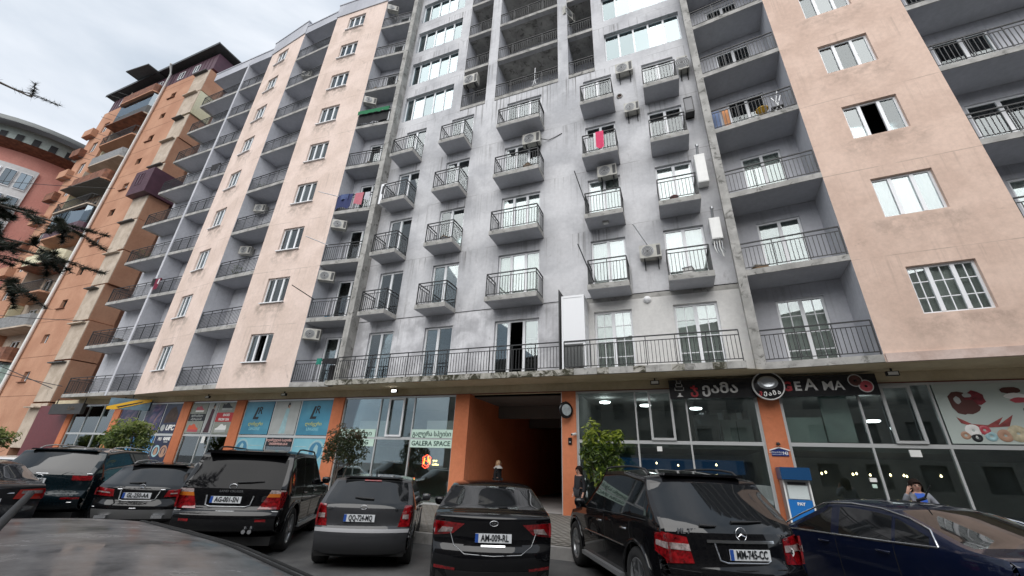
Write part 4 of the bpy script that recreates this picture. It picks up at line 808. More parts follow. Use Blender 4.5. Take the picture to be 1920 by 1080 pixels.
# --- black saloon with red wedge lights
KIA=dict(L=4.85,W=1.83,H=1.455,paint=PBLK,belt=(.98,.92),wr=.335,wy=(1.08,3.88),tum=.26,kr=.22,glass_w=.9,win=[(1.0,1.7),(1.8,2.75),(2.85,3.3)],spokes=10,
 prof=[('',.14,.2),('bumper',.04,.33),('bumper',0,.5),('bumper',.02,.62),('tail',.10,.68),('tail',.06,.93),('tail',.03,1.02),('trunk',.12,1.06),('trunk',.52,1.09),('rear_glass',1.35,1.385),('roof',1.75,1.44),('roof',2.3,1.455),('roof',2.7,1.43),('windshield',3.55,1.0),('hood',4.3,.86),('hood',4.68,.72),('front',4.85,.5),('front',4.8,.22)])
c=car('black_saloon','glossy black saloon with red wedge tail lights standing in front of the passage',KIA,(-.115,6.67,RZ),-4)
for s in (-1,1):
    f=lambda q:[(s*a,b) for a,b in q] if s>0 else [(-a,b) for a,b in [q[1],q[0],q[3],q[2]]]
    c['patch']('tail_light',f([(.58,.80),(.86,.76),(.87,.95),(.42,.93)]),RLENS); c['patch']('lamp_insert',f([(.60,.82),(.80,.80),(.74,.875),(.58,.875)]),CLENS,.02)
    c['patch']('side_lamp',[(.12,.80),(.3,.84),(.28,.93),(.12,.945)],RLENS,.008,side=s); c['patch']('reflector',f([(.52,.36),(.82,.37),(.82,.41),(.52,.39)]),RLENS,.008)
c['plate']('AM-009-RL',0,.76); oval(c,0,.945,.065,.036,'KIA'); c['patch']('plate_recess',[(-.42,.66),(.42,.66),(.36,.845),(-.36,.845)],PBLK,.004)
c['line']('chrome_line',[(-.64,.86),(-.56,.66),(-.4,.565),(0,.55),(.4,.565),(.56,.66),(.64,.86)],.006,STEEL); c['patch']('boot_handle',[(-.17,.655),(.17,.655),(.17,.675),(-.17,.675)],CHRM,.014); c['patch']('diffuser',[(-.6,.25),(.6,.25),(.66,.36),(-.66,.36)],BPL,.01); c['mirror'](3.15,.98)
for y in (1.78,2.8): c['seam'](y,.36,.95)
c['handle'](1.95,.86); c['handle'](3.0-.2,.85)
# --- graphite hatchback
CER=dict(L=4.34,W=1.735,H=1.47,paint=PGRY,belt=(.95,.90),wr=.31,wy=(.80,3.41),tum=.22,kr=.17,win=[(.7,1.1),(1.16,1.95),(2.05,2.8)],spokes=7,glass_w=.88,
 prof=[('',.12,.24),('bumper',.0,.34),('bumper',-.02,.56),('bumper',.01,.62),('tail',.06,.64),('tail',.08,.96),('rear_glass',.16,1.02),('rear_glass',.60,1.38),('roof',.72,1.43),('roof',1.4,1.47),('roof',2.0,1.455),('windshield',2.95,1.0),('hood',3.8,.84),('front',4.25,.6),('front',4.34,.45),('front',4.28,.22)])
c=car('graphite_hatchback','graphite grey hatchback with tall red tail lights beside the black saloon',CER,(-2.43,8.08,RZ),-7.8)
for s in (-1,1):
    f=lambda q:[(s*a,b) for a,b in q] if s>0 else [(-a,b) for a,b in [q[1],q[0],q[3],q[2]]]
    c['patch']('tail_light',f([(.60,.66),(.84,.66),(.85,1.0),(.68,.99)]),RLENS); c['patch']('lamp_insert',f([(.66,.78),(.82,.78),(.82,.85),(.66,.85)]),CLENS,.02); c['patch']('side_lamp',[(.14,.68),(.24,.7),(.3,.98),(.14,.98)],RLENS,.008,side=s)
c['plate']('QQ-724-MQ',-.06,.79); c['patch']('plate_recess',[(-.42,.68),(.32,.68),(.35,.89),(-.44,.89)],PGRY,.003); oval(c,-.02,.955,.06,.036); c['badge']('CERATO',-.55,.93,.045); c['badge']('LX',.55,.92,.05)
c['patch']('bumper_strip',[(-.83,.575),(.83,.575),(.83,.63),(-.83,.63)],simple('worn_bumper_edge',(.3,.3,.31),.45),.008,nx=16); c['wiper'](.12,-.22,1.08,1.10); c['spoiler'](.54,.6,1.425,.14,th=.025); c['patch']('brake_light',[(-.16,1.36),(.16,1.36),(.15,1.385),(-.15,1.385)],RLENS,.02); c['mirror'](2.85,.95)
part('roof_antenna',MB().tube([(0,.95,1.45),(0,.82,1.56)],[.014,.005],6),BPL,c['root'],c['M'])
for y in (1.14,2.02): c['seam'](y,.36,.92)
c['handle'](1.3,.84,PGRY); c['handle'](2.2,.83,PGRY)
# --- big black off-roader
LCR_=dict(glass=CGD,L=4.89,W=1.94,H=1.86,paint=PBLK,belt=(1.17,1.12),wr=.39,wy=(.98,3.82),tum=.14,kr=.15,sill=.42,gap=.1,lip=.035,win=[(.55,1.35),(1.45,2.3),(2.4,3.2)],spokes=5,glass_w=.88,
 prof=[('',.12,.42),('bumper',.0,.46),('bumper',-.04,.7),('bumper',.0,.76),('tail',.10,.79),('tail',.11,1.14),('rear_glass',.16,1.2),('rear_glass',.45,1.70),('roof',.55,1.80),('roof',1.3,1.86),('roof',2.6,1.84),('windshield',3.35,1.22),('hood',4.4,1.1),('front',4.75,.95),('front',4.89,.6),('front',4.8,.4)])
c=car('black_offroader','large black off-roader with red and amber tail lights in front of turquoise posters',LCR_,(-5.1,8.5,RZ),-11)
for s in (-1,1):
    f=lambda q:[(s*a,b) for a,b in q] if s>0 else [(-a,b) for a,b in [q[1],q[0],q[3],q[2]]]
    c['patch']('tail_light',f([(.52,.80),(.93,.80),(.93,1.0),(.62,1.0)]),RLENS); c['patch']('turn_light',f([(.62,1.0),(.93,1.0),(.93,1.06),(.65,1.06)]),OLENS); c['patch']('reverse_light',f([(.65,1.06),(.93,1.06),(.93,1.12),(.67,1.12)]),CLENS)
    c['patch']('side_lamp',[(.12,.82),(.27,.82),(.3,1.1),(.13,1.1)],RLENS,.008,side=s); c['patch']('reflector',f([(.55,.6),(.72,.6),(.72,.64),(.55,.64)]),RLENS,.008)
c['plate']('AG-001-SN',-.05,.95); c['badge']('LAND CRUISER',.0,1.09,.05,sx=1.2); oval(c,0,1.17,.07,.05); c['line']('garnish',[(-.40,1.02),(-.38,.86),(-.3,.835),(.3,.835),(.38,.86),(.40,1.02)],.014,STEEL); c['line']('bumper_step',[(-.88,.76),(0,.765),(.88,.76)],.012,STEEL)
c['spoiler'](.74,.36,1.77,.3,th=.06); c['wiper'](.05,.5,1.24,1.27); c['mirror'](3.15,1.2,PBLK); c['rails'](.78,1.0,2.6); c['sline']('rub_strip',[(1.5,.86),(2.4,.86),(3.3,.86)],.02,BPL)
part('exhaust',MB().tube([(.42,-.02,.45),(.42,.3,.45)],.035,10).tube([(.52,-.02,.45),(.52,.3,.45)],.035,10),CHRM,c['root'],c['M']); [part('side_step',MB().box(*q),STEEL,c['root'],c['M']) for q in ((.86,1.0,1.5,3.3,.36,.42),(-1.0,-.86,1.5,3.3,.36,.42))]
for y in (1.4,2.35): c['seam'](y,.48,1.12)
c['handle'](1.6,1.02); c['handle'](2.55,1.02)
# --- black SUV with star emblem, nearest
MLC=dict(L=4.78,W=1.91,H=1.77,paint=PBLK,belt=(1.12,1.05),wr=.385,wy=(1.0,3.91),tum=.17,kr=.2,sill=.34,lip=.03,win=[(.45,1.1),(1.22,2.15),(2.25,3.2)],spokes=5,glass_w=.93,
 prof=[('',.14,.36),('bumper',.02,.42),('bumper',-.03,.62),('bumper',.02,.70),('tail',.05,.74),('tail',.08,1.06),('rear_glass',.13,1.12),('rear_glass',.62,1.60),('roof',.72,1.69),('roof',1.5,1.76),('roof',2.5,1.74),('windshield',3.4,1.14),('hood',4.3,1.0),('front',4.7,.8),('front',4.78,.5),('front',4.7,.3)])
c=car('black_suv','black SUV with star emblem and a silver framed number plate beside the blue car',MLC,(2.9,5.62,RZ),-7.2)
for s in (-1,1):
    f=lambda q:[(s*a,b) for a,b in q] if s>0 else [(-a,b) for a,b in [q[1],q[0],q[3],q[2]]]
    c['patch']('tail_light',f([(.60,.74),(.91,.72),(.91,1.04),(.64,1.0)]),RLENS); c['patch']('lamp_insert',f([(.62,.86),(.90,.87),(.90,.935),(.63,.93)]),CLENS,.02); c['patch']('side_lamp',[(.16,.74),(.42,.82),(.38,1.02),(.16,1.04)],RLENS,.01,side=s); c['patch']('side_insert',[(.16,.87),(.38,.89),(.36,.945),(.16,.94)],CLENS,.017,side=s)
    c['patch']('bumper_gloss',f([(.55,.5),(.93,.5),(.93,.68),(.55,.66)]),PBLK,.01)
c['plate']('MM-745-CC',.08,.84); c['line']('plate_frame',[(-.33,.95),(-.30,.78),(-.22,.755),(.3,.755),(.36,.78)],.011,CHRM); c['patch']('chrome_bar',[(-.42,.955),(.46,.955),(.46,.985),(-.42,.985)],CHRM,.02); star(c,.04,1.05,.075); c['badge']('ML 350',-.62,1.06,.085); c['badge']('4MATIC',.62,1.03,.05)
c['line']('tailgate_gap',[(-.55,.69),(0,.685),(.55,.69)],.008,UND); part('sticker',MB().lathe([(0,.001),(.055,.001)],16),WHT,c['root'],c['M']@Matrix.Translation((.72,c['ry'](.72,.86)-.008,.86))@RX); text('sticker_print','✱',.1,INK,c['root'],c['M']@Matrix.Translation((.72,c['ry'](.72,.86)-.012,.86))@RX)
c['wiper'](-.02,.42,1.17,1.18); c['wiper'](-.45,-.25,1.13,1.125); c['rails'](.70,.9,2.7); c['mirror'](3.2,1.12); c['spoiler'](.60,.64,1.69,.16,th=.03); c['sline']('chrome_strip',[(1.4,.72),(2.3,.72),(3.2,.71)],.01,CHRM); c['sline']('window_line',[(.6,1.125),(1.6,1.11),(3.1,1.075)],.006,BPL); [part('side_step',MB().box(*q),STEEL,c['root'],c['M']) for q in ((.86,.99,1.5,3.35,.3,.36),(-.99,-.86,1.5,3.35,.3,.36))]
for y in (1.16,2.2): c['seam'](y,.42,1.05)
c['handle'](1.36,.95); c['handle'](2.4,.94)
# --- small black crossover and dark teal SUV further left
GLA=dict(L=4.42,W=1.80,H=1.5,paint=PBLK,belt=(1.0,.95),wr=.34,wy=(.86,3.56),tum=.22,kr=.24,sill=.32,lip=.025,trim=BPL,win=[(.6,1.05),(1.15,1.95),(2.05,2.85)],spokes=5,glass_w=.86,
 prof=[('',.12,.3),('bumper',.02,.36),('bumper',-.02,.58),('bumper',.02,.68),('tail',.06,.71),('tail',.1,.99),('rear_glass',.2,1.05),('rear_glass',.66,1.39),('roof',.78,1.45),('roof',1.5,1.5),('roof',2.1,1.485),('windshield',3.0,1.04),('hood',3.9,.92),('front',4.3,.72),('front',4.42,.5),('front',4.36,.28)])
c=car('black_crossover','small black crossover with silver lower bumper, half hidden behind the off-roader',GLA,(-8.0,10.05,RZ),-18)
for s in (-1,1):
    f=lambda q:[(s*a,b) for a,b in q] if s>0 else [(-a,b) for a,b in [q[1],q[0],q[3],q[2]]]
    c['patch']('tail_light',f([(.46,.80),(.87,.82),(.87,.98),(.5,.94)]),RLENS); c['patch']('lamp_insert',f([(.55,.86),(.85,.88),(.85,.905),(.56,.885)]),CLENS,.02); c['patch']('side_lamp',[(.2,.83),(.46,.88),(.4,.96),(.2,.97)],RLENS,.008,side=s)
    part('tailpipe',MB().box(s*.5-.1,s*.5+.1,-.04,.1,.40,.46),CHRM,c['root'],c['M'])
c['plate']('GL-250-AA',-.02,.83); c['line']('plate_frame',[(-.36,.92),(-.33,.75),(-.25,.725),(.25,.725),(.33,.75),(.36,.92)],.012,STEEL); c['line']('chrome_bar',[(-.44,.945),(.44,.945)],.012,CHRM); star(c,0,.995,.06); c['badge']('B 250',-.38,.985,.05); c['wiper'](.0,-.3,1.08,1.07); c['patch']('skid_plate',[(-.75,.38),(.75,.38),(.8,.56),(-.8,.56)],simple('silver_bumper',(.22,.22,.22),.35,.6),.012,nx=14); c['line']('chrome_line',[(-.8,.60),(0,.585),(.8,.60)],.01,CHRM); c['mirror'](2.9,1.02); c['rails'](.62,.9,2.3,STEEL); c['spoiler'](.58,.66,1.445,.14,th=.025)
XT=dict(L=4.95,W=2.0,H=1.78,paint=PTEAL,belt=(1.18,1.1),wr=.38,wy=(1.0,3.95),tum=.16,kr=.2,sill=.36,win=[(.55,1.3),(1.4,2.3),(2.4,3.3)],spokes=5,glass_w=.9,dark_roof=True,
 prof=[('',.12,.38),('bumper',.0,.44),('bumper',-.03,.66),('bumper',.02,.74),('tail',.06,.78),('tail',.08,1.14),('rear_glass',.13,1.2),('rear_glass',.5,1.62),('roof',.6,1.7),('roof',1.4,1.78),('roof',2.6,1.75),('windshield',3.45,1.18),('hood',4.4,1.04),('front',4.8,.84),('front',4.95,.5),('front',4.85,.34)])
c=car('dark_teal_suv','dark teal SUV with a wide chrome strip under its rear window',XT,(-11.0,10.7,RZ),-13.8)
for s in (-1,1):
    f=lambda q:[(s*a,b) for a,b in q] if s>0 else [(-a,b) for a,b in [q[1],q[0],q[3],q[2]]]
    c['patch']('tail_light',f([(.62,1.02),(.96,1.02),(.96,1.13),(.6,1.13)]),RLENS); c['patch']('reflector',f([(.6,.62),(.9,.62),(.9,.66),(.6,.66)]),RLENS,.008)
c['plate']('GG-959-JG',-.1,1.0); c['line']('chrome_strip',[(-.92,1.165),(0,1.155),(.92,1.165)],.012,CHRM); oval(c,0,1.09,.07,.045); c['line']('lower_chrome',[(-.8,.55),(0,.53),(.8,.55)],.016,CHRM); c['rails'](.76,.9,2.9,CHRM); c['mirror'](3.3,1.2); c['spoiler'](.70,.52,1.69,.18,th=.03)
# --- dark car at the frame edge, white car beyond it
SED=dict(KIA); SED.update(paint=PDGR,L=4.7,W=1.8)
c=car('dark_grey_saloon','dark grey saloon with a bright red and white tail light, cut by the frame edge',SED,(-9.38,8.35,RZ),-61)
for s in (-1,1):
    f=lambda q:[(s*a,b) for a,b in q] if s>0 else [(-a,b) for a,b in [q[1],q[0],q[3],q[2]]]
    c['patch']('tail_light',f([(.42,.80),(.86,.78),(.86,.97),(.46,.96)]),simple('bright_red_lens%d'%s,(.5,.03,.02),.12,coat=1)); c['patch']('lamp_insert',f([(.5,.89),(.84,.88),(.84,.94),(.5,.94)]),CLENS,.02); c['patch']('side_lamp',[(.14,.8),(.42,.85),(.38,.95),(.14,.96)],RLENS,.008,side=s)
c['plate']('AB-118-BA',0,.76); c['mirror'](3.1,.98); c['line']('chrome_bar',[(-.4,.9),(.4,.9)],.01,CHRM)
WC=dict(CER); WC.update(paint=PWHT)
c=car('white_hatchback','white hatchback mostly hidden behind the dark teal SUV',WC,(-14.6,12.6,RZ),-20); c['mirror'](2.85,.95); c['plate']('BD-402-DB',0,.79)
for s in (-1,1):
    f=lambda q:[(s*a,b) for a,b in q] if s>0 else [(-a,b) for a,b in [q[1],q[0],q[3],q[2]]]
    c['patch']('tail_light',f([(.60,.66),(.84,.66),(.85,1.0),(.68,.99)]),RLENS)
c=car('silver_hatchback','pale car parked deep inside the dark passage',dict(CER,paint=PWHT),tuple(CF@Vector((8.55,13,.27))),-200,None); c['mirror'](2.85,.95)
# --- navy liftback seen from its left side
NV=dict(L=4.46,W=1.745,H=1.49,paint=PNAVY,belt=(1.02,.90),wr=.32,wy=(.86,3.56),tum=.24,kr=.12,win=[(.95,1.42),(1.46,2.32),(2.42,3.35)],spokes=5,glass_w=.88,
 prof=[('',.1,.24),('bumper',.0,.34),('bumper',-.02,.6),('bumper',.02,.68),('tail',.06,.72),('tail',.05,1.0),('trunk',.12,1.04),('trunk',.5,1.08),('rear_glass',1.35,1.40),('roof',1.65,1.445),('roof',2.15,1.47),('roof',2.6,1.445),('windshield',3.65,.98),('hood',4.15,.84),('front',4.4,.62),('front',4.46,.45),('front',4.4,.22)])
c=car('navy_liftback','dark blue liftback with chrome window line seen from its side beside the SUV',NV,(5.95,4.6,RZ),-3.5)
c['sline']('chrome_window_line',[(.86,1.03),(1.5,1.0),(2.5,.965),(3.4,.945)],.012,CHRM); c['mirror'](3.4,.96); c['handle'](1.6,.88,PNAVY); c['handle'](2.6,.86,PNAVY)
for s in (-1,1):
    part('chrome_roof_line',MB().tube([(s*(c['X'](y,z)+.004),y,z) for y,z in ((.86,1.03),(.95,1.2),(1.2,1.295),(1.6,1.375),(2.1,1.40),(2.6,1.37),(3.1,1.16),(3.5,.97))],.012,6),CHRM,c['root'],c['M'])
for y in (1.44,2.37): c['seam'](y,.32,1.0)
part('roof_antenna',MB().tube([(0,1.75,1.48),(.0,1.62,1.52)],.02,6).tube([(0,1.64,1.51),(0,1.5,1.68)],[.012,.007],6),BPL,c['root'],c['M'])
# --- dusty grey car right beside the camera: its roof fills the near corner
FG=dict(KIA); FG.update(paint=PDUST,H=1.46,W=1.8,tum=.25,wr=.31,wy=(.8,3.45),L=4.4,rt=.1,win=[(.6,1.1),(1.2,2.0),(2.1,2.9)],prof=[('',.12,.24),('bumper',.0,.34),('bumper',-.02,.56),('tail',.06,.64),('tail',.08,.96),('rear_glass',.16,1.02),('rear_glass',.50,1.37),('roof',.62,1.42),('roof',1.5,1.46),('roof',2.6,1.43),('windshield',3.3,1.0),('hood',3.95,.84),('front',4.3,.6),('front',4.4,.45),('front',4.3,.22)])
c=car('dusty_grey_saloon','dusty grey car roof with a black rod antenna close to the viewer',FG,(-.10,.15,RZ),-52,None); c['mirror'](3.15,.98)
c['sline']('roof_moulding',[(.7,1.345),(1.1,1.375),(1.5,1.392),(2.1,1.385),(2.6,1.36)],.012,BPL,.0)
for s_ in (-1,1):
    for w_ in (.90,.955): part('roof_ditch',MB().tube([tuple(Vector(c['top'](i,s_*w_))+Vector((0,0,.001))) for i in range(len(c['pts'])) if c['tags'][max(0,i-1)]=='roof'],.0055,5),UND,c['root'],c['M'])
part('antenna',MB().tube([(.01,1.02,1.43),(.02,1.06,1.46),(.12,1.43,1.585)],[.017,.012,.0075],8),BPL,c['root'],c['M'])
# ================================================================ neighbouring buildings
OF=frame((-34.54,29.63),(-34.54+math.cos(R(-22)),29.63+math.sin(R(-22))))
OB=thing('orange_building','tall orange rendered block with improvised balconies and a white downpipe','building',OF)
def op(name,mb,m,M=OF,parent=None): return part(name,mb,m,parent or OB,M)
OR1=plaster('orange_render',(.42,.22,.142),(.50,.28,.185),dirt=(.28,.19,.14),streak=.3,smudge=.3); OBE=plaster('peeling_beige_render',(.42,.345,.275),(.53,.45,.37),dirt=(.22,.20,.18),streak=.5,smudge=.7,pscale=1.2)
MAR=simple('maroon_cladding',(.085,.035,.055),.55,var=.2,scale=2); RUST=simple('rusty_sheet',(.20,.08,.045),.8,var=.5,scale=3); SLAT=simple('slate_roof',(.06,.062,.062),.6,var=.3); DGL=glass('dark_balcony_glass',.25,tint=(.4,.45,.5),rcol=(.6,.7,.78)); GBLK=simple('green_glass_block',(.30,.38,.34),.25,var=.3,scale=5); YEL=plaster('pale_yellow_render',(.66,.61,.42),(.72,.68,.50),streak=.3)
z0O=6.3
hs=[(-.42,.38,z0O+2.8*k-.35,z0O+2.8*k+.35) for k in range(0,11)]
op('wall',wall(-2.45,2.8,0,36.4,hs,.25),OR1); op('wall',wall(-13.2,-9.3,0,36.4,[(-11.6,-10.6,5+2.8*k,6.4+2.8*k) for k in range(11)],.2),OR1); op('recessed_wall',wall(-9.3,-2.45,0,36.4,[(-8,-6.6,4.9+2.8*k,6.9+2.8*k) for k in range(11)]+[(-5.6,-4.0,5.6+2.8*k,6.9+2.8*k) for k in range(11)],.1,.9),OBE)
for x in (-9.3,-2.45): op('recess_side',MB().quad((x,0,0),(x,.9,0),(x,.9,36.4),(x,0,36.4)),OR1)
for k,h in enumerate(hs): 
    window('window',OB,OF,*h,.18,(.5,),GL,fw=.05,frame_mat=PVC if k in (4,6,1,0) else IRON)
    if k%2==0: op('sill_bar',MB().box(h[0]-.25,h[1]+.1,-.12,.02,h[2]-.08,h[2]-.03),RUST)
for k in range(11):
    window('balcony_door',OB,OF,-8,-6.6,4.9+2.8*k,6.9+2.8*k,.95,(.5,),GL,fw=.06); window('window',OB,OF,-5.6,-4.0,5.6+2.8*k,6.9+2.8*k,.95,(.5,),GL,fw=.06); window('window',OB,OF,-11.6,-10.6,5+2.8*k,6.4+2.8*k,.12,(.5,),GL,fw=.05)
for k in range(1,13): op('panel_joint',MB().box(-2.44,2.79,-.006,.01,4.9+2.8*k-2.8,4.93+2.8*k-2.8),simple('joint_brown%d'%k,(.20,.10,.06),.9))  # thin brown strips along the panel joints
op('side_wall',MB().quad((2.8,0.002,0),(2.8,11,0),(2.8,11,36.4),(2.8,.002,36.4)),OR1); op('end_wall',MB().quad((-13.2,0,0),(-13.2,11,0),(-13.2,11,36.4),(-13.2,0,36.4)).quad((-13.2,11,0),(2.8,11,0),(2.8,11,36.4),(-13.2,11,36.4)),OR1)
# beige corner bays, floor by floor, each slightly different
rb=random.Random(5)
for k in range(0,12):
    z=1.6+2.86*k; dx=rb.uniform(-.08,.15); fx=rb.uniform(-.06,.06)
    b=op('bay',MB().box(2.81,4.8+dx,fx,1.5,z,z+2.78),OR1 if k not in (10,) else YEL)
    part('bay_front',MB().box(2.74,4.8+dx-.03,fx-.05,fx-.004,z+.02,z+2.76),OBE,b,OF); part('ledge',MB().box(2.7,4.6,fx-.3,fx-.051,z+2.6,z+2.68) if k%3 else MB().box(2.9,4.2,fx-.4,fx-.051,z+2.45,z+2.52),SLAT if k%2 else OBE,b,OF)
mbx=op('maroon_box',MB().box(2.6,5.1,-.6,1.9,21.0,23.4),MAR); window('window',OB,OF,3.1,4.0,21.9,23.1,-.63,(.5,),GL,fw=.06,frame_mat=MAR)
for i in range(13): part('cladding_rib',MB().box(2.64+i*.2,2.66+i*.2,-.615,-.601,21.02,23.38),MAR,mbx,OF)
at2=op('attic',MB().box(-13.1,4.6,.15,10,36.4,38.5),MAR)
for i in range(30): part('cladding_rib',MB().box(-12.9+i*.58,-12.86+i*.58,.12,.149,36.45,38.48),MAR,at2,OF)
for x in (-1.2,1.2,-4.8,-11.2): window('window',OB,OF,x,x+.9,37.0,38.0,.1,(.5,),GL,fw=.06)
ro=op('roof',MB().prism([(-13.9,38.9),(5.2,38.9),(5.2,39.05),(-13.9,39.05)],-.45,10.5),SLAT); part('eave',MB().box(-13.9,5.2,-.5,-.452,38.8,39.1),IRON,ro,OF); part('canopy',MB().prism([(-8.6,39.5),(-4.2,38.75),(-4.2,38.87),(-8.6,39.62)],-1.5,.6),SLAT,ro,OF)
dpp=op('downpipe',MB().tube([(-2.3,-.15,2),(-2.3,-.15,38.0),(-2.15,-.45,38.6),(-1.9,-.7,38.9)],.11,8),WHITE)
KB=['rail','glass','brick','gblock','brick','metal','rail','yellow','metal2','rail','brick','metal']
for k in range(0,12):
    z=4.75+2.8*k; t=KB[(k+3)%12]; x0=-8.9+rb.uniform(-.5,.3); x1=-2.75; pr=.55+rb.uniform(-.2,.25)
    ch=.55                                      # chamfered outline in plan
    pl=[(x0,.9),(x0,-pr+ch),(x0+ch*1.3,-pr),(x1-.2,-pr),(x1,-pr+.3),(x1,.9)]
    def pp(zb,zt,inset=0,m=None,nm='balcony',par=None,close=True):
        n=len(pl); vs=[(x,y,zb) for x,y in pl]+[(x,y,zt) for x,y in pl]; mb=MB()
        mb.add(vs,[(i,i+1,i+1+n,i+n) for i in range(n-1)])
        if close: mb.add(vs[:n],[tuple(range(n))]); mb.add(vs[n:],[tuple(range(n-1,-1,-1))])
        return op(nm,mb,m) if not par else part(nm,mb,m,par,OF)
    s_=pp(z-.13,z,m=OR1 if k%2 else OBE)
    pm_={'rail':None,'glass':MATS['dark_sign_face'],'brick':RUST,'gblock':OBE,'metal':STEEL,'yellow':YEL,'metal2':MAR}[t]
    if pm_: pp(z,z+.95,m=pm_ if t!='metal' else simple('weathered_grey_sheet%d'%k,(.22,.22,.22),.6,var=.3),nm='balcony_parapet',par=s_,close=False)
    else:
        for i in range(len(pl)-1):
            a=Vector((*pl[i],z));b=Vector((*pl[i+1],z)); q=MB(); q.bar(a+Vector((0,0,.95)),b+Vector((0,0,.95)),.05).bar(a+Vector((0,0,.1)),b+Vector((0,0,.1)),.03); n_=max(2,int((b-a).length/.16))
            for j in range(n_+1): p_=a+(b-a)*(j/n_); q.bar(p_,p_+Vector((0,0,.95)),.022)
            part('railing',q,IRON,s_,OF)
    if t in('glass','gblock','metal2'): pp(z+.95,z+2.55,m=DGL if t!='gblock' else GBLK,nm='glazing',par=s_,close=False); pp(z+2.55,z+2.62,m=SLAT,nm='enclosure_roof',par=s_)
    else: part('side_screen',MB().box(x0-.06,x0+.02,-pr+ch,.88,z+.0,z+2.6),OBE if k%2 else YEL,s_,OF)
    if k%3==0: part('awning',MB().prism([(x0,z+2.62),(x1,z+2.5),(x1,z+2.56),(x0,z+2.68)],-pr-.2,.8),RUST if k%2 else SLAT,s_,OF)
    part('drying_rack',MB().tube([(x0+.3,-pr-.0,z+.9),(x0-.6,-pr-.6,z+1.1)],.02,5).tube([(x0+1.6,-pr,z+.9),(x0+.7,-pr-.6,z+1.1)],.02,5),IRON,s_,OF)
for k in range(1,11): op('side_balcony',MB().box(-13.7,-12.0,-.5,.0,4.6+2.8*k,5.5+2.8*k),RUST if k%2 else OR1)
# pink round-cornered building
PKM=plaster('pink_render',(.66,.30,.25),(.72,.35,.29),streak=.15,smudge=.15); PCX,PCY,PR=-60.,42.5,9.
PF=Matrix.Translation((PCX,PCY,0)); PK=thing('pink_building','pink round fronted block with white window bays and a curved grey roof','building',PF)
def arcwall(a0,a1,r,z0,z1,n=10):
    mb=MB(); vs=[]
    for i in range(n+1):
        a=R(a0+(a1-a0)*i/n); vs+=[(r*math.cos(a),r*math.sin(a),z0),(r*math.cos(a),r*math.sin(a),z1)]
    return mb.add(vs,[(2*i,2*i+2,2*i+3,2*i+1) for i in range(n)])
part('wall',arcwall(-140,60,PR,0,31.2,40),PKM,PK,PF); part('bay_wall',arcwall(-104,-39,PR+.25,0,29.5,20),simple('white_bay_render',(.66,.66,.66),.8,var=.1),PK,PF)
PGL=glass('far_window_glass',.35,tint=(.25,.28,.3))
for k in range(0,9):
    z=3.2+2.95*k
    for j in range(9):
        a=-102+j*7
        w_=part('window',arcwall(a,a+5.6,PR+.34,z,z+2.1,2),PVC,PK,PF)
        for q in range(2): part('pane',arcwall(a+.35+q*2.55,a+2.65+q*2.55,PR+.37,z+.15+0*.6,z+1.95,1),PGL if True else DGL,w_,PF)
        part('backing',arcwall(a+.2,a+5.4,PR+.35,z+.1,z+2.0,2),MATS['dark_room'],w_,PF)
    b=part('balcony',arcwall(-21,8,PR+1.2,z-.3,z+.75,6),YEL if k%2 else PVC,PK,PF); part('balcony_floor',MB().add([(PR*math.cos(R(-21)),PR*math.sin(R(-21)),z-.3),((PR+1.2)*math.cos(R(-21)),(PR+1.2)*math.sin(R(-21)),z-.3),((PR+1.2)*math.cos(R(8)),(PR+1.2)*math.sin(R(8)),z-.3),(PR*math.cos(R(8)),PR*math.sin(R(8)),z-.3)],[(0,1,2,3)]),CONC,b,PF)
    for a in (-18,-4): part('window',arcwall(a,a+8,PR+.05,z,z+1.9,2),PGL if False else simple('far_dark_window%d%d'%(k,a+50),(.05,.06,.065),.2),PK,PF)
part('eave',MB().add([(r*math.cos(R(a)),r*math.sin(R(a)),z) for a in range(-140,61,8) for r,z in ((PR,31.2),(PR+1.8,31.6))],[(2*i,2*i+1,2*i+3,2*i+2) for i in range(25)]),RUST,PK,PF)
part('attic',arcwall(-140,60,PR-.6,31.2,34.4,30),simple('pale_green_grey_render',(.34,.40,.38),.7,var=.15),PK,PF)
for a in range(-96,40,9): part('attic_window',arcwall(a,a+4,PR-.55,32.4,33.6,2),MATS['dark_room'],PK,PF)
part('roof',MB().add([(r*math.cos(R(a)),r*math.sin(R(a)),z) for a in range(-140,61,8) for r,z in ((PR+.9,34.2),(PR+.9,34.7),(PR-3,36.4),(0,37.2))],[(4*i+q,4*i+4+q,4*i+5+q,4*i+1+q) for i in range(25) for q in range(3)],0,True),simple('grey_metal_roof',(.13,.14,.14),.5,.3),PK,PF)
# plain row added unseen behind the viewer, for paint and glass to reflect
BF=Matrix.Translation((45,-17,0))@Matrix.Rotation(math.pi,4,'Z'); BB=thing('reflection_row','plain grey brown row added behind the viewer for reflections','building',BF)
hb=[(2+i*3.1,3.4+i*3.1,1.2+3*k,2.9+3*k) for i in range(28) for k in range(5)]
part('wall',wall(0,90,-.1,16.5,hb,.2),plaster('brown_render',(.17,.16,.145),(.24,.225,.20)),BB,BF)
part('backing',MB().quad((0,.3,0),(90,.3,0),(90,.3,16),(0,.3,16)).quad((0,0,16.5),(90,0,16.5),(90,9,16.5),(0,9,16.5)).quad((0,9,0),(90,9,0),(90,9,16.5),(0,9,16.5)).quad((0,0,0),(0,9,0),(0,9,16.5),(0,0,16.5)).quad((90,0,0),(90,9,0),(90,9,16.5),(90,0,16.5)),simple('row_window_backing',(.10,.10,.095),.8,var=.5,scale=.8),BB,BF)  # backing tone chosen to soften the windows seen in reflections
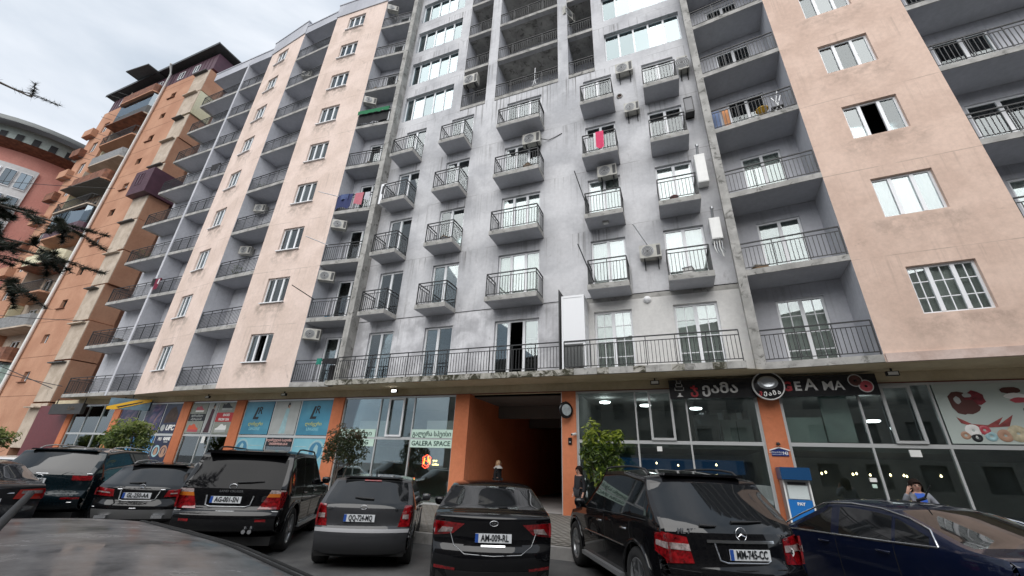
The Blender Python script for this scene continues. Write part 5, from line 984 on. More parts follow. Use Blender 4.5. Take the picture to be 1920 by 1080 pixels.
# ================================================================ air conditioners and wall boxes
def ac(M_,label,w=.8,h=.56,d=.3,bracket=True,group='air conditioner units on the facade',face=True):
    o=thing('air_conditioner',label,'air conditioner',M_,group)
    k=('ac',w,h,d)
    if k not in CACHE:
        mb=MB(); e=.02
        mb.box(-w/2,w/2,0,d,0,h); CACHE[k]=mb.mesh('casing',simple('ac_casing%d'%len(CACHE),(.46,.45,.41),.55,var=.3,scale=4))
        r_2=h*.4; fx=-w*.12
        CACHE[k+('f',)]=MB().lathe([(0,.004),(r_2,.004),(r_2*1.06,0)],20,M=Matrix.Translation((fx,-.001,h/2))@RX).mesh('fan_opening',GRIL)
        g2=MB(); 
        for q in (.3,.55,.8,1.0): g2.lathe([(r_2*q-.008,.012),(r_2*q,.018),(r_2*q+.008,.012)],20,M=Matrix.Translation((fx,-.001,h/2))@RX)
        CACHE[k+('g',)]=g2.mesh('fan_grille',GRIL if False else STEEL); CACHE[k+('b',)]=MB().box(-w*.32,-w*.32+.04,0,d+.05,-.05,-.004).box(-w*.32,-w*.32+.03,d+.01,d+.05,-.35,-.05).bar((-w*.32+.015,.02,-.04),(-w*.32+.015,d+.03,-.34),.025).mesh('bracket',IRON)
    part('casing',CACHE[k],None,o,M_); part('fan_opening',CACHE[k+('f',)],None,o,M_); part('fan_grille',CACHE[k+('g',)],None,o,M_); part('side_vent',MB().box(w*.3,w*.46,-.006,-.001,.06,h-.06),GRIL,o,M_)
    if bracket:
        for dx in (0,w*.62): part('bracket',CACHE[k+('b',)],None,o,M_@Matrix.Translation((dx,0,0)))
    return o
def T(x,y,z,M=CF,rz=0): return M@Matrix.Translation((x,y,z))@Matrix.Rotation(R(rz),4,'Z')
ac(T(8.34,-.36,15.55),'air conditioner unit hung under the wide centre balcony with a drooping cable',.86,.6)
tag(part('cable',MB().tube([(8.78,-.2,15.8),(9.1,-.05,15.75),(9.4,-.03,15.85),(9.75,-.02,16.0)],.018,5),IRON,None,CF),'thin drain cable drooping across the grey wall from an air conditioner','cable')
ac(T(12.8,-.38,18.42),'air conditioner on brackets just under the right hand window band',.76,.6); ac(T(12.95,-.36,15.95),'small air conditioner on bare wall between two balcony columns',.62,.5); ac(T(11.7,-.36,12.75),'air conditioner hung under the balcony with the pink towel',.78,.55); ac(T(13.03,-.38,8.72),'air conditioner with black fan between the two lower railings',.74,.52)
ac(T(4.45,.0,21.5,CF,0),'air conditioner at the mouth of the small upper loggia beside the piers',.85,.7,.35); ac(T(10.26,.25,24.6,CF,60),'air conditioner fixed inside the narrow upper right loggia',.8,.65,.35); ac(T(15.25,-.36,17.6),'weathered open air conditioner beside the top right balcony',.42,.75)
LCF,BFm=fr['LC'],fr['B']
for k,lab in ((1,'over the washing on the lowest left loggia'),(2,'under the loggia slab with the grille baskets'),(3,'under the loggia hung with blue towels'),(6,'below the loggia with the green awning cloth'),(9,'under the topmost loggia beside the fin')):
    ac(T(.42,.12 if k<4 else .15,zk(k)+2.2,LCF,28),'air conditioner '+lab,.72,.5,.3,False)
for k,lab in ((3,'in the third storey loggia between peach strips'),(4,'in the fourth storey loggia between peach strips'),(8,'under the eighth storey loggia between peach strips')):
    ac(T(.5,.75,zk(k)+2.1,BFm,20),'round fan air conditioner '+lab,.7,.5,.3,False)
for lab,x,z,w_,h_ in (('tall white boiler cabinet with flue beside the third storey balcony',15.0,11.55,.36,1.3),('white boiler box with hanging pipes beside the second storey balcony',15.1,9.1,.34,.85)):
    M_=T(x,-.38,z); o=thing('boiler_box',lab,'boiler box',M_); part('cabinet',MB().box(0,w_,0,.36,0,h_),WHITE,o,M_); part('door',MB().box(.02,w_-.02,-.012,-.001,.03,h_-.03),WHITE,o,M_); part('flue',MB().tube([(w_*.4,.1,h_),(w_*.45,-.05,h_+.35)],.045,8).tube([(w_*.45,-.05,h_+.33),(w_*.45,-.06,h_+.42)],.06,8),STEEL,o,M_)
    if h_<1:
        for i in range(4): part('pipe',MB().tube([(.05+i*.08,.1,0),(.04+i*.08,.08,-.3-.06*(i%2)),(.09+i*.09,.12,-.5-.08*(i%3))],.02,6),STEEL if i%2 else WHITE,o,M_)
M_=T(15.0,-.4,15.05); o=thing('wire_cage','empty black wire cage bracket on the wall beside a balcony','cage',M_)
part('frame',MB().bar((0,0,0),(.32,0,0),.03).bar((0,0,.8),(.32,0,.8),.03).bar((0,0,0),(0,0,.8),.03).bar((.32,0,0),(.32,0,.8),.03).bar((0,.38,0),(.32,.38,0),.03).bar((0,.0,0),(0,.38,0),.03).bar((.32,0,0),(.32,.38,0),.03),IRON,o,M_); part('tray',MB().box(0,.32,0,.38,.02,.1),GRIL,o,M_); part('mesh_panel',MB().box(.02,.3,.01,.02,.12,.78),simple('thin_mesh_grey',(.24,.24,.25),.7),o,M_)
o=thing('wall_lamp','white oval lamp on the pale wall between two French doors','lamp',T(12.74,0,7.22)); part('globe',MB().lathe([(0,.12),(.08,.1),(.12,.05),(.13,0)],16),PVC,o,T(12.74,-.005,7.24)@RX); part('rim',MB().lathe([(.12,0),(.14,.02),(.14,0)],16),WHITE,o,T(12.74,-.005,7.24)@RX)
o=thing('vent_hole','round rusty flue hole in the grey wall','vent',T(12.48,0,17.37)); part('ring',MB().lathe([(.09,0),(.1,.05),(.13,.05),(.14,0)],14),CONC,o,T(12.48,-.002,17.37)@RX); part('hole',MB().lathe([(0,.01),(.09,.01)],14),simple('rusty_dark',(.05,.02,.015),.9),o,T(12.48,-.002,17.37)@RX)
for x,z,l in ((11.54,10.0,'over the second storey balcony with tilted poles'),(14.2,10.1,'over the second storey balcony beside the boiler box')):
    M_=T(x,-.45,z); o=thing('ceiling_lamp','small square lamp under the slab '+l,'lamp',M_); part('base',MB().box(-.12,.12,-.08,.08,.44,.49),CONC,o,M_); part('shade',MB().box(-.09,.09,-.06,.06,.38,.438),WHITE,o,M_)
# white booth on the gallery
M_=T(9.88,-.8,4.69); o=thing('white_booth','tall white plastic booth with blank panel standing on the gallery','booth',M_)
part('panel',MB().box(0,.68,0,.03,.95,2.6),PVC,o,M_); part('frame',MB().box(-.06,0,-.01,.06,.02,2.68).box(.68,.76,-.01,.06,.02,2.68).box(-.06,.76,-.012,.05,2.6,2.68).box(-.06,.76,-.012,.05,.88,.95).box(.7,.76,.06,.78,.02,.1).box(.7,.76,.06,.78,2.6,2.68),PVC,o,M_); part('side_panel',MB().box(.71,.75,.06,.79,.1,2.6),PVC,o,M_); part('lower_glass',MB().box(0,.68,.005,.02,.1,.88),simple('smoked_panel',(.10,.105,.105),.15),o,M_); part('dark_edge',MB().box(-.16,-.13,-.05,.7,.0,2.95),GRIL,o,M_); part('vent',MB().box(.752,.76,.2,.5,1.6,2.0),WHITE,o,M_)
# poles, laundry and clutter on balconies
def pole(M_,a,b,label,m_=IRON,r=.022): tag(part('laundry_pole',MB().tube([a,b],r,6),m_,None,M_),label,'pole')
pole(CF,(10.56,-1.35,12.5),(10.98,-.88,10.75),'black leaning pole tied to the third storey balcony rail'); pole(CF,(10.6,-1.35,9.15),(11.05,-.88,7.75),'black leaning pole tied to the second storey balcony rail'); pole(CF,(12.55,-1.0,9.85),(13.0,-.3,9.2),'white tube over the black fan air conditioner',PVC,.03)
for k,z,m_,l in ((2,2.95,IRON,'second'),(3,2.6,PVC,'third'),(4,2.3,PVC,'fourth')):
    pole(LCF,(-.45,-.9,zk(k)+z-1.6+.2),(.15,.05,zk(k)+1.15),'pole poking out of the %s storey left loggia'%l,m_)
def cloth(M_,w,h,m_,label,seed=1,name='laundry'):
    mb=MB(); n,mm=10,4; r=random.Random(seed); ph=r.random()*6; vs=[]
    for j in range(mm+1):
        for i in range(n+1):
            x=w*i/n; t=j/mm; vs.append((x,.035*math.sin(x*17+ph)*t-.02,-h*t*(1+.08*math.sin(x*9+ph))))
    fs=[(j*(n+1)+i,j*(n+1)+i+1,(j+1)*(n+1)+i+1,(j+1)*(n+1)+i) for j in range(mm) for i in range(n)]
    mb.add(vs,fs,0,True); mb.add([(0,.012,.012),(w,.012,.012),(w,.05,-.12),(0,.05,-.12)],[(0,1,2,3)],0,True); mb.add([(0,-.02,0),(w,-.02,0),(w,.012,.012),(0,.012,.012)],[(0,1,2,3)],0,True)
    return tag(part(name,mb,m_,None,M_),label,'laundry')
C_=lambda n,c:simple(n,c,.9,var=.12)
cloth(T(11.33,-.91,zk(4)+1.14),.1,.75,C_('white_towel',(.7,.7,.7)),'white towel edge beside the pink towel',1); cloth(T(11.42,-.92,zk(4)+1.16),.32,.85,C_('pink_towel',(.66,.06,.15)),'bright pink towel hanging over a fourth storey balcony rail',2)
cloth(T(.05,-.02,zk(4)+1.19,LCF),.95,.85,C_('navy_cloth',(.03,.04,.12)),'navy blue blanket over the fourth storey left loggia rail',3); cloth(T(.25,-.05,zk(4)+1.2,LCF),.5,.35,C_('blue_cloth',(.07,.10,.22)),'faded blue towel bunched on the navy blanket',4); cloth(T(1.15,-.03,zk(4)+1.18,LCF),.5,.75,C_('red_white_cloth',(.5,.16,.2)),'red striped towel beside the navy blanket',5); cloth(T(1.75,-.03,zk(4)+1.15,LCF),.3,.5,C_('pale_cloth',(.5,.5,.55)),'pale cloth at the end of the fourth storey loggia rail',6)
cloth(T(.05,-.14,zk(6)+1.22,LCF),2.1,.28,C_('green_cloth',(.02,.16,.07)),'green cloth strip tied along the sixth storey left loggia rail',7); cloth(T(.1,-.02,zk(6)+1.1,LCF),2.0,.8,C_('black_net',(.02,.02,.022)),'black netting below the green cloth strip',8)
cloth(T(1.5,-.05,zk(1)+1.2,LCF),.75,.25,C_('black_shirt',(.015,.015,.017)),'black garment slung over the lowest left loggia rail',9); cloth(T(1.2,-.05,zk(1)+1.22,LCF),.25,.3,C_('teal_shirt',(.02,.2,.15)),'small teal cloth beside the black garment',10); cloth(T(1.6,.35,zk(1)+1.0,LCF),.5,.85,C_('black_coat',(.02,.018,.02)),'long dark coat hanging inside the lowest left loggia',11)
A2F,A1F=fr['A2'],fr['A1']
cloth(T(.9,-.04,zk(6)+1.2,A2F),.9,.6,C_('black_wash',(.02,.02,.022)),'black washing on the sixth storey far loggia rail',12); cloth(T(.15,-.05,zk(3)+1.25,A2F),.55,.8,C_('maroon_jacket',(.16,.01,.035)),'maroon jacket hung out on the third storey far loggia',13); cloth(T(-.2,-.05,zk(3)+1.3,A2F),.3,.5,C_('black_jacket',(.015,.012,.014)),'black top hung beside the maroon jacket',14); cloth(T(.5,-.06,zk(3)+1.2,A2F),.1,.35,C_('white_stripe_cloth',(.6,.6,.6)),'white trimmed sleeve on the maroon jacket',15)
RLF=fr['RL']
cloth(T(.05,.35,zk(4)+1.35,RLF),.28,1.0,C_('blue_board_cloth',(.16,.22,.38)),'blue striped cloth on a stand in the fourth storey right loggia',16); cloth(T(.42,.35,zk(4)+1.3,RLF),.22,.95,C_('orange_cloth',(.6,.27,.12)),'orange cloth on a stand in the fourth storey right loggia',17)
def pot(M_,label,col,s=1,plant=False,bush=None):
    o=thing('plant_pot' if plant else 'tub',label,'pot' if plant else 'tub',M_); part('pot' if plant else 'bowl',MB().lathe([(0,0),(.12*s,0),(.17*s,.16*s),(.18*s,.17*s),(.15*s,.17*s),(.1*s,.04*s)],14),col,o,M_)
    if plant: part('foliage',leaves((0,0,.35*s),(.28*s,.28*s,.3*s),120,.07*s,bush or 3),LEAF,o,M_)
    else: part('lip',MB().lathe([(.17*s,.16*s),(.2*s,.18*s),(.18*s,.15*s)],14),col,o,M_)
    return o
def leaves(c,r,n,s,seed,flat=.5,shell=.35,clumps=None):
    """leaf-sized faces spread through a crown of uneven clumps"""
    rr=random.Random(seed); mb=MB(); cl=[]
    for i in range(clumps or 1):
        if clumps: a=rr.uniform(0,6.28); u=rr.uniform(-.8,.95); q=rr.uniform(.35,.9)*math.sqrt(1-u*u*.8); cl.append(((c[0]+r[0]*q*math.cos(a),c[1]+r[1]*q*math.sin(a),c[2]+r[2]*u*.8),rr.uniform(.22,.42)))
        else: cl.append((c,1))
    for i in range(n):
        cc_,k=cl[i%len(cl)]
        while True:
            p=Vector((rr.uniform(-1,1),rr.uniform(-1,1),rr.uniform(-1,1)))
            if shell<p.length<1: break
        P=Vector((cc_[0]+p.x*r[0]*k,cc_[1]+p.y*r[1]*k,cc_[2]+p.z*r[2]*k))
        nrm=(p*.8+Vector((rr.uniform(-1,1),rr.uniform(-1,1),rr.uniform(-.2,1.2)))).normalized(); t_=nrm.cross(Vector((rr.uniform(-1,1),rr.uniform(-1,1),rr.uniform(-1,1)))).normalized(); b_=nrm.cross(t_); L_=s*rr.uniform(.7,1.35); w_=L_*rr.uniform(.28,.42)
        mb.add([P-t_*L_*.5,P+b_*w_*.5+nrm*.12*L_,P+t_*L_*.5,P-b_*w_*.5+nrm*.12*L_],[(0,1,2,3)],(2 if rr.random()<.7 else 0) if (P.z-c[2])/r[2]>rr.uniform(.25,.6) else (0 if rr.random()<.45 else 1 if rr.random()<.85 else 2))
    return mb
def leafmat(name,col,tr=.35):
    m,t,p=mat(name); p.inputs['Base Color'].default_value=col+(1,); p.inputs['Roughness'].default_value=.38; N=t.nodes.new;K=t.links.new; tl_=N('ShaderNodeBsdfTranslucent'); tl_.inputs[0].default_value=(col[0]*1.4,col[1]*1.6,col[2]*.8,1); x=N('ShaderNodeMixShader'); x.inputs[0].default_value=tr; K(p.outputs[0],x.inputs[1]); K(tl_.outputs[0],x.inputs[2]); K(x.outputs[0],t.nodes['Material Output'].inputs[0]); return m
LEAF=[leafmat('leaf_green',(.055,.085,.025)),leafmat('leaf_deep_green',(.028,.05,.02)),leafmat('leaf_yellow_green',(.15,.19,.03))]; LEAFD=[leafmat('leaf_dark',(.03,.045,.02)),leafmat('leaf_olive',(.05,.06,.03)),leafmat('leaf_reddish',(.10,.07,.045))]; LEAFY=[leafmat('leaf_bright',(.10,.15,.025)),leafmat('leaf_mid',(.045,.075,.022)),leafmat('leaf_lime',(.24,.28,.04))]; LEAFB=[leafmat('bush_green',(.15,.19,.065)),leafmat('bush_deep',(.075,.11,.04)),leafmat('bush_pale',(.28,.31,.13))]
BARK=simple('bark_grey',(.12,.10,.085),.9,var=.3,scale=12)
pot(T(14.07,-.75,zk(3)+.2),'small dark red flower pot at the edge of the third storey right balcony',simple('dark_red_clay',(.14,.03,.03),.7),.8); pot(T(.9,.3,zk(2)+.2,LCF),'blue plastic tub on the second storey left loggia',simple('blue_plastic',(.03,.18,.34),.4),.8); pot(T(1.7,.35,zk(4)+.55,RLF),'yellow plastic basin on the fourth storey right loggia',simple('yellow_plastic',(.62,.36,.03),.4),1.1)
pot(T(1.2,.4,zk(3)+.2,BFm),'dark potted plant on the third storey loggia between strips',CONC,1.3,True,4); pot(T(.6,.4,zk(5)+.2,BFm),'dark potted shrub on the fifth storey loggia between strips',CONC,1.1,True,5); pot(T(.3,.5,zk(4)+.2,A1F),'green potted plant on the far left balcony',CONC,1.8,True,6)
o=thing('folding_chair','grey folding chair leaning on the fourth storey right loggia','chair',T(2.2,.3,zk(4)+.2,RLF)); MM_=T(2.2,.3,zk(4)+.2,RLF); part('frame',MB().bar((-.2,0,0),(.2,.2,1.1),.03).bar((.2,0,0),(-.1,.2,1.1),.03).bar((-.2,.25,0),(.1,.0,1.2),.03),STEEL,o,MM_); part('seat',MB().box(-.2,.2,.05,.35,.5,.54),GRIL,o,MM_)
o=thing('drying_rack','white folding drying rack standing in the big upper loggia','rack',T(8.2,.5,zk(6)+.2)); MM_=T(8.2,.4,zk(6)+.2); part('frame',MB().tube([(-.25,0,0),(0,0,1.0),(.02,0,1.9)],.02).tube([(.25,0,0),(0,0,1.0)],.02).tube([(0,.3,0),(0,0,1.0)],.02),PVC,o,MM_); part('arm',MB().tube([(-.2,0,.9),(.2,0,1.0)],.015),PVC,o,MM_)
CRM=[simple('crate_grey',(.2,.2,.21),.6,var=.2),simple('crate_brown',(.25,.16,.09),.7,var=.2),simple('crate_white',(.6,.6,.58),.5,var=.1)]
for i,(Fm,x,y,k,l) in enumerate(((LCF,1.2,.4,5,'beside the dark door of the fifth storey left loggia'),(LCF,.4,.4,7,'on the seventh storey left loggia'),(fr['A1'],1.2,.5,6,'on the sixth storey far balcony'),(fr['A1'],2.0,.5,2,'on the second storey far balcony'),(fr['RL'],.5,.6,2,'on the second storey right loggia'),(fr['B'],2.0,.5,6,'on the sixth storey loggia between peach strips'),(CF,4.4,-.5,3,'on the third storey balcony next to the mirror door'),(CF,8.3,-.45,4,'on the fourth storey wide centre balcony'),(CF,14.2,-.45,2,'on the second storey balcony by the boiler box'))):
    M_=T(x,y,zk(k)+.2,Fm,i*13-30); o=thing('storage_crate',['grey','brown','white'][i%3]+' storage crate '+l,'crate',M_); w_,h_=.34+.05*(i%3),.3+.12*(i%2)
    part('box',MB().box(-w_/2,w_/2,-.15,.15,0,h_),CRM[i%3],o,M_); part('lid',MB().box(-w_/2-.015,w_/2+.015,-.165,.165,h_,h_+.03),CRM[(i+1)%3],o,M_)
# white box on the loggia of column a and odd gear
M_=T(.38,-.6,zk(4)+.75); o=thing('cabinet','narrow white cabinet standing on the fourth storey left balcony','cabinet',M_); part('case',MB().box(-.22,.1,0,.4,-.5,.75),PVC,o,M_); part('opening',MB().box(-.12,-.02,-.01,-.001,.1,.6),GRIL,o,M_)
FRF=fr['FR']; ac(T(1.6,.9,zk(4)+.25,FRF),'old air conditioner standing on the far right loggia floor',.8,.6,.3,False); ac(T(4.9,.1,zk(4)+.75,FRF),'pale outdoor unit behind the far right loggia rail',.7,.5,.3,False)
# ================================================================ trees and cables
def tree(name,label,base,cc_,rr_,n,s,seed,mats_,trunk_r=.05,clumps=26,stems=3):
    M_=Matrix.Translation(base); o=thing(name,label,'tree',M_); c=Vector(cc_)-Vector(base); tb=MB(); r=random.Random(seed)
    for i in range(stems):
        e=c+Vector((r.uniform(-.4,.4)*rr_[0],r.uniform(-.4,.4)*rr_[1],r.uniform(-.1,.4)*rr_[2])); m_=e*.5+Vector((r.uniform(-.1,.1),r.uniform(-.1,.1),0)); tb.tube([(0,0,-.05),tuple(m_*.4),tuple(m_),tuple(e)],[trunk_r,trunk_r*.8,trunk_r*.6,trunk_r*.25],7)
        for j in range(4):
            a=m_+(e-m_)*r.random(); tb.tube([tuple(a),tuple(a+Vector((r.uniform(-.6,.6)*rr_[0],r.uniform(-.6,.6)*rr_[1],r.uniform(.1,.6)*rr_[2])))],[trunk_r*.35,trunk_r*.12],5)
    part('trunk',tb,BARK,o,M_); q=leaves(tuple(c),rr_,n,s,seed,clumps=clumps,shell=.2); part('crown',q,mats_,o,M_); return o
def CW(x,y,z): return tuple(CF@Vector((x,y,z)))
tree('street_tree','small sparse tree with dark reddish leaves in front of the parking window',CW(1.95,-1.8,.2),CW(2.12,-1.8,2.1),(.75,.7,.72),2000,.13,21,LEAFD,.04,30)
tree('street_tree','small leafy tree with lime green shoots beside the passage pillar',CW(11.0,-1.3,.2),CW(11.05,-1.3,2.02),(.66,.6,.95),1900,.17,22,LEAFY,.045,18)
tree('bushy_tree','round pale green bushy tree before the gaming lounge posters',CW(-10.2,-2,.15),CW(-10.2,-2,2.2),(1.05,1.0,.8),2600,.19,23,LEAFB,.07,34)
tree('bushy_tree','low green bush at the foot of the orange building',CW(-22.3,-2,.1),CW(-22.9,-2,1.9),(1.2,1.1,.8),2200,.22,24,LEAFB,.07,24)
M_=Matrix.Translation((-12.2,5.0,0)); cd=thing('cedar_tree','dark cedar branches reaching in over the parked cars','tree',M_)
part('trunk',MB().tube([(0,0,-.1),(0,.05,4),(.05,0,8),(.0,0,11.5)],[.22,.18,.12,.04],10),BARK,cd,M_)
NEED=[leafmat('needle_dark',(.018,.03,.024),.15),leafmat('needle_grey',(.035,.05,.04),.15),leafmat('needle_brown',(.05,.04,.03),.15)]
def branch(a,b,sag,seed,n=150,sub=7,tuft=.1):
    r=random.Random(seed); a=Vector(a);b=Vector(b); pts=[a+(b-a)*t+Vector((0,0,-sag*math.sin(t*2.6)))for t in [i/8 for i in range(9)]]
    tb=MB().tube([tuple(p) for p in pts],[.045*(1-i/9)+.008 for i in range(9)],6); nb=MB(); tw=[]
    for j in range(sub):
        i=r.randint(2,8); p=pts[i]; e=p+Vector((r.uniform(-.25,.6),r.uniform(-.5,.5),r.uniform(-.32,.12))); tb.tube([tuple(p),tuple((p+e)/2+Vector((0,0,.04))),tuple(e)],[.012,.008,.004],4); tw.append((p,e))
    tw.append((pts[3],pts[8]))
    for q in range(n):
        p,e=tw[q%len(tw)]; c=p+(e-p)*r.uniform(.15,1)
        for k in range(9):
            d=Vector((r.gauss(0,1),r.gauss(0,1),r.gauss(.35,.8))).normalized()*tuft*r.uniform(.6,1.3); w_=d.cross(Vector((r.random(),r.random(),r.random()))).normalized()*.006
            nb.add([c-w_,c+w_,c+d],[(0,1,2)],r.randint(0,2))
    br=part('branch',tb,BARK,cd,I4); part('needles',nb,NEED,br,I4)
branch((-12.1,5.1,5.9),(-7.75,6.0,5.1),-.05,1,1500,30); branch((-12.1,5.1,5.2),(-7.7,6.0,4.5),.0,2,1400,30); branch((-12.1,5.0,4.3),(-7.9,5.9,3.95),-.05,3,1500,30); branch((-12.1,5.1,5.3),(-8.1,6.1,4.75),.02,5,1400,30); branch((-12.1,5.1,5.0),(-8.3,5.6,4.35),.02,6,1300,26); branch((-12.1,5.2,8.8),(-9.75,6.0,8.02),.02,4,160,8)
for i,(a,b,sg,l) in enumerate((((-46,26,12),(-27.2,25.0,9.2),.8,'upper cable strung from the orange building to the grey block'),((-44,27,9.5),(-26.9,25.2,5.1),.6,'lower cable strung from the orange building to the grey block'),((-50,24,16),(-24.5,22.5,4.6),1.2,'long sagging cable over the far shops'),((-45,22,19),(-34,28.5,22),.5,'thin cable crossing in front of the orange balconies'))):
    a=Vector(a);b=Vector(b); tag(part('cable',MB().tube([tuple(a+(b-a)*(k/14)+Vector((0,0,-sg*math.sin(math.pi*k/14)))) for k in range(15)],.022,5),IRON,None,I4),l,'cable')
# ================================================================ people
def skinmesh(name,vs,es,rad,m_,parent,M_,lev=2):
    me=bpy.data.meshes.new('s'); me.from_pydata(vs,es,[]); o=bpy.data.objects.new('s',me); S.collection.objects.link(o)
    md_=o.modifiers.new('k','SKIN'); md_.use_smooth_shade=True
    if not me.skin_vertices: me.attributes
    for i,d in enumerate(me.skin_vertices[0].data): 
        r_=rad[i]; d.radius=(r_,r_) if not isinstance(r_,tuple) else r_; d.use_root=(i==0)
    o.modifiers.new('u','SUBSURF').levels=lev; o.modifiers['u'].render_levels=lev
    dg=bpy.context.evaluated_depsgraph_get(); out=bpy.data.meshes.new_from_object(o.evaluated_get(dg)); out.name=name
    bpy.data.objects.remove(o); out.materials.clear(); out.materials.append(m_)
    for p_ in out.polygons: p_.use_smooth=True
    return part(name,out,None,parent,M_)
SKIN=simple('skin',(.50,.29,.22),.55,spec=.4); HAIRD=simple('dark_brown_hair',(.016,.009,.007),.8,spec=.15,var=.3,scale=30); HAIRB=simple('blond_hair',(.5,.33,.19),.5,var=.3,scale=30)
def person(label,M_,h,pose,top_m,trouser_m,hair_m,shirt_m=None,hair_long=.0,coat=None):
    o=thing('person',label,'person',M_); k=h/1.7
    J=dict(pel=(0,0,.95),sp=(0,0,1.12),ch=(0,-.01,1.3),nk=(0,0,1.47),hb=(0,-.01,1.54),hd=(0,-.015,1.6),ht=(0,-.005,1.66),
      hipL=(.09,0,.92),knL=(.1,-.02,.5),anL=(.1,.02,.09),toL=(.11,-.15,.035),hipR=(-.09,0,.92),knR=(-.1,-.02,.5),anR=(-.1,.02,.09),toR=(-.11,-.15,.035),
      shL=(.17,0,1.40),elL=(.24,.02,1.13),wrL=(.25,-.06,.9),haL=(.25,-.09,.82),shR=(-.17,0,1.40),elR=(-.24,.02,1.13),wrR=(-.25,-.06,.9),haR=(-.25,-.09,.82))
    J.update({a:b for a,b in pose.items() if a in J}); J={a:tuple(c*k for c in v) for a,v in J.items()}
    rad=dict(pel=.14,sp=.12,ch=.14,nk=.055,hb=.085,hd=.112,ht=.085,hipL=.085,knL=.055,anL=.04,toL=.035,hipR=.085,knR=.055,anR=.04,toR=.035,shL=.06,elL=.042,wrL=.028,haL=.033,shR=.06,elR=.042,wrR=.028,haR=.033)
    E_=[('pel','sp'),('sp','ch'),('ch','nk'),('nk','hb'),('hb','hd'),('hd','ht'),('pel','hipL'),('hipL','knL'),('knL','anL'),('anL','toL'),('pel','hipR'),('hipR','knR'),('knR','anR'),('anR','toR'),('ch','shL'),('shL','elL'),('elL','wrL'),('wrL','haL'),('ch','shR'),('shR','elR'),('elR','wrR'),('wrR','haR')]
    nm=list(J); vs=[J[n] for n in nm]; rd=[rad[n]*k for n in nm]; es=[(nm.index(a),nm.index(b)) for a,b in E_]
    for sd_ in 'LR':                                   # four fingers and a thumb on each hand
        H_=Vector(J['ha'+sd_]); W_=Vector(J['wr'+sd_]); f=(H_-W_).normalized(); s_=f.cross(Vector((0,1,0.2))).normalized()
        bend=Vector(pose.get('curl'+sd_,(0,-.012,0)))
        for q in range(4):
            L_=(.055,.066,.062,.05)[q]*k; p0=H_+s_*(q-1.5)*.019*k; a=p0+f*L_*.55+bend*.6; b=p0+f*L_+bend*2; i=len(vs); vs+=[tuple(a),tuple(b)]; rd+=[.0085*k,.0075*k]; es+=[(nm.index('ha'+sd_),i),(i,i+1)]
        t0=W_+(H_-W_)*.45-s_*.03*k; i=len(vs); vs+=[tuple(t0+f*.03*k-s_*.015*k),tuple(t0+f*.06*k-s_*.012*k+bend)]; rd+=[.0105*k,.009*k]; es+=[(nm.index('wr'+sd_),i),(i,i+1)]
    skinmesh('body',vs,es,rd,SKIN,o,M_)
    def sub(name,names,m_,ex,cut={}):
        vv=[cut.get(n,J[n]) for n in names]; ee=[(names.index(a),names.index(b)) for a,b in E_ if a in names and b in names]; skinmesh(name,vv,ee,[rad[n]*k+ex for n in names],m_,o,M_)
    lo=lambda a,b,t: tuple(Vector(J[a]).lerp(Vector(J[b]),t))
    sub('trousers',['pel','hipL','knL','anL','hipR','knR','anR'],trouser_m,.014*k)
    sub('jacket',['pel','sp','ch','nk','shL','elL','wrL','shR','elR','wrR'],top_m,.02*k,{'nk':lo('ch','nk',.45),'wrL':lo('elL','wrL',.95),'wrR':lo('elR','wrR',.95)})
    for sd_ in 'LR': skinmesh('shoe',[J['an'+sd_][:2]+(.05*k,),J['to'+sd_]],[(0,1)],[.05*k,.045*k],TYRE,o,M_,1)
    hd=Vector(J['hd']); HM=M_@Matrix.Translation(hd)@Matrix.Rotation(R(pose.get('turn',0)),4,'Z')
    # hair: shell over the back and crown, longer behind
    mb=MB(); n,m2=16,9; hv=[]
    for j in range(m2+1):
        ph=math.pi*.5-j*(math.pi*(.62+hair_long*.1))/m2
        for i in range(n):
            a=2*math.pi*i/n; fr_=max(0,-math.sin(a)); rr_2=.134*k*(1+.05*math.sin(i*5+j)); z=math.sin(ph)*.145*k+.012*k
            lim=.075*k if fr_>.72 else (.01*k if fr_>.5 else -9)
            z=max(z,lim); zz=z if j<m2 or hair_long==0 or fr_>.3 else z-hair_long*.12*k
            c_=math.cos(ph) if ph>-.3 else .95; hv.append((rr_2*max(c_,.02)*math.cos(a)*.92,rr_2*max(c_,.02)*math.sin(a)+.012*k,zz))
    mb.add(hv,[(j*n+i,j*n+(i+1)%n,(j+1)*n+(i+1)%n,(j+1)*n+i) for j in range(m2) for i in range(n)],0,True); part('hair',mb,hair_m,o,HM)
    EYE=MATS.get('eye_dark') or simple('eye_dark',(.02,.015,.012),.2); LIP=MATS.get('lip_red') or simple('lip_red',(.40,.12,.11),.5)
    for s_ in (-1,1):
        part('eye',MB().lathe([(0,.008*k),(.014*k,.006*k),(.02*k,0)],10,M=Matrix.Translation((s_*.038*k,-.108*k,.006*k))@RX@Matrix.Diagonal((1,.6,1,1))),EYE,o,HM); part('eyebrow',MB().tube([(s_*.018*k,-.113*k,.03*k),(s_*.04*k,-.110*k,.036*k),(s_*.062*k,-.098*k,.028*k)],.006*k,5),hair_m,o,HM); part('ear',MB().lathe([(0,.012*k),(.02*k,.008*k),(.025*k,0)],10,M=Matrix.Translation((s_*.095*k,.0,-.005*k))@Matrix.Rotation(s_*math.pi/2,4,'Y')@Matrix.Diagonal((1.2,.7,1,1))),SKIN,o,HM)
    part('nose',MB().tube([(0,-.11*k,.01*k),(0,-.13*k,-.018*k),(0,-.113*k,-.032*k)],[.008*k,.014*k,.012*k],8),SKIN,o,HM); part('mouth',MB().tube([(-.026*k,-.1*k,-.055*k),(0,-.107*k,-.054*k),(.026*k,-.1*k,-.055*k)],[.005*k,.009*k,.005*k],6),LIP,o,HM)
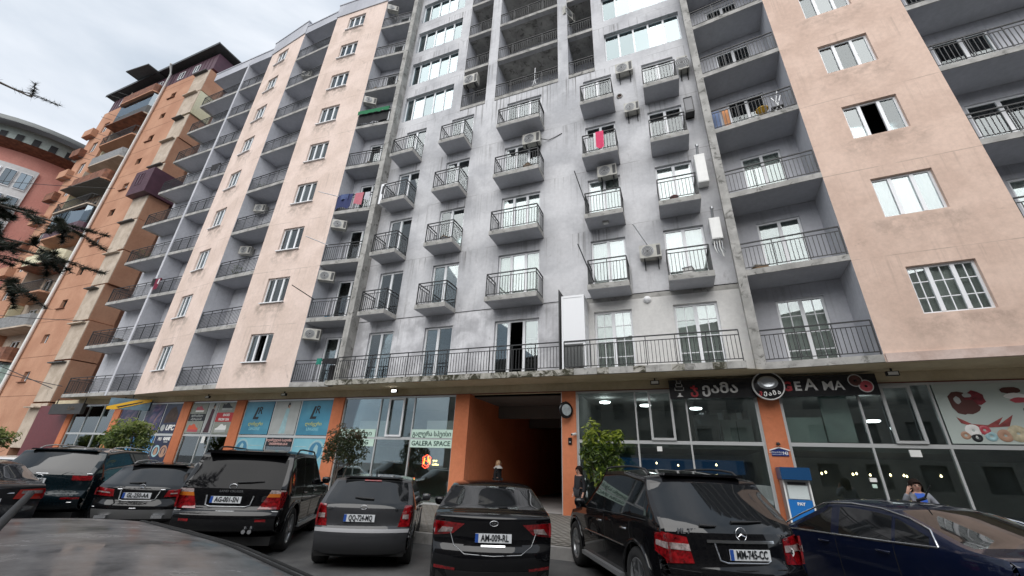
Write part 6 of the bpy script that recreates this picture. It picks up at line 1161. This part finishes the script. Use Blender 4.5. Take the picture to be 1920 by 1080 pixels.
    if shirt_m: 
        ch=Vector(J['ch']); part('shirt',MB().add([(ch.x-.075*k,ch.y-.1*k,ch.z+.15*k),(ch.x+.09*k,ch.y-.1*k,ch.z+.15*k),(ch.x+.1*k,ch.y-.172*k,ch.z-.0*k),(ch.x+.06*k,ch.y-.172*k,ch.z-.22*k),(ch.x-.05*k,ch.y-.172*k,ch.z-.22*k),(ch.x-.05*k,ch.y-.172*k,ch.z-.0*k)],[(0,1,2,5),(5,2,3,4)],0,True),shirt_m,o,M_)
    return o,J,k
def face_cam(p): return math.atan2(p[0],-p[1])       # rotation that turns -y toward the origin
p=CW(17.9,-1.8,.07); PM_=Matrix.Translation(p)@Matrix.Rotation(math.atan2(p[0],p[1])*-1,4,'Z')@Matrix.Rotation(R(8),4,'Z')
o,J,k=person('woman in grey jacket and blue top phoning behind the blue car',PM_,1.60,dict(elR=(-.3,-.05,1.2),wrR=(-.19,-.1,1.45),haR=(-.15,-.09,1.54),curlR=(.012,.0,0),elL=(.28,-.03,1.16),wrL=(.36,-.2,1.02),haL=(.38,-.27,.98),turn=8),simple('grey_jacket',(.20,.21,.24),.85,var=.25,scale=14),simple('dark_trousers',(.03,.03,.035),.9),HAIRD,simple('bright_blue_top',(.01,.08,.42),.7),1.2)
tag(part('mobile_phone',MB().box(-.005,.005,-.035,.035,-.07,.07,M=Matrix.Translation((-.132*k,-.055*k,1.575*k))@Matrix.Rotation(R(12),4,'X')),BLK,None,PM_),'dark phone held to the ear of the woman in grey','phone')
p=CW(6.55,1.8,.30); PM_=Matrix.Translation(p)@Matrix.Rotation(R(60),4,'Z')
o,J,k=person('person with fair hair and white collar over a black coat inside the passage',PM_,1.52,dict(knL=(.1,-.1,.52),knR=(-.1,.06,.5),anR=(-.1,.2,.12)),simple('black_coat_wool',(.015,.015,.018),.95),MATS['dark_trousers'],HAIRB,None,2.0)
part('scarf',MB().lathe([(.07,.06),(.11,.02),(.17,-.04),(.19,-.07)],16,M=Matrix.Translation((0,0,1.34))),simple('white_scarf',(.6,.6,.58),.9,var=.1),o,PM_)
p=CW(10.25,-.55,.2); PM_=Matrix.Translation(p)@Matrix.Rotation(R(-60),4,'Z')
person('person in dark clothes standing behind the small leafy tree at the pillar',PM_,1.5,dict(),simple('charcoal_jacket',(.02,.02,.024),.95),MATS['dark_trousers'],HAIRD,None,.6)
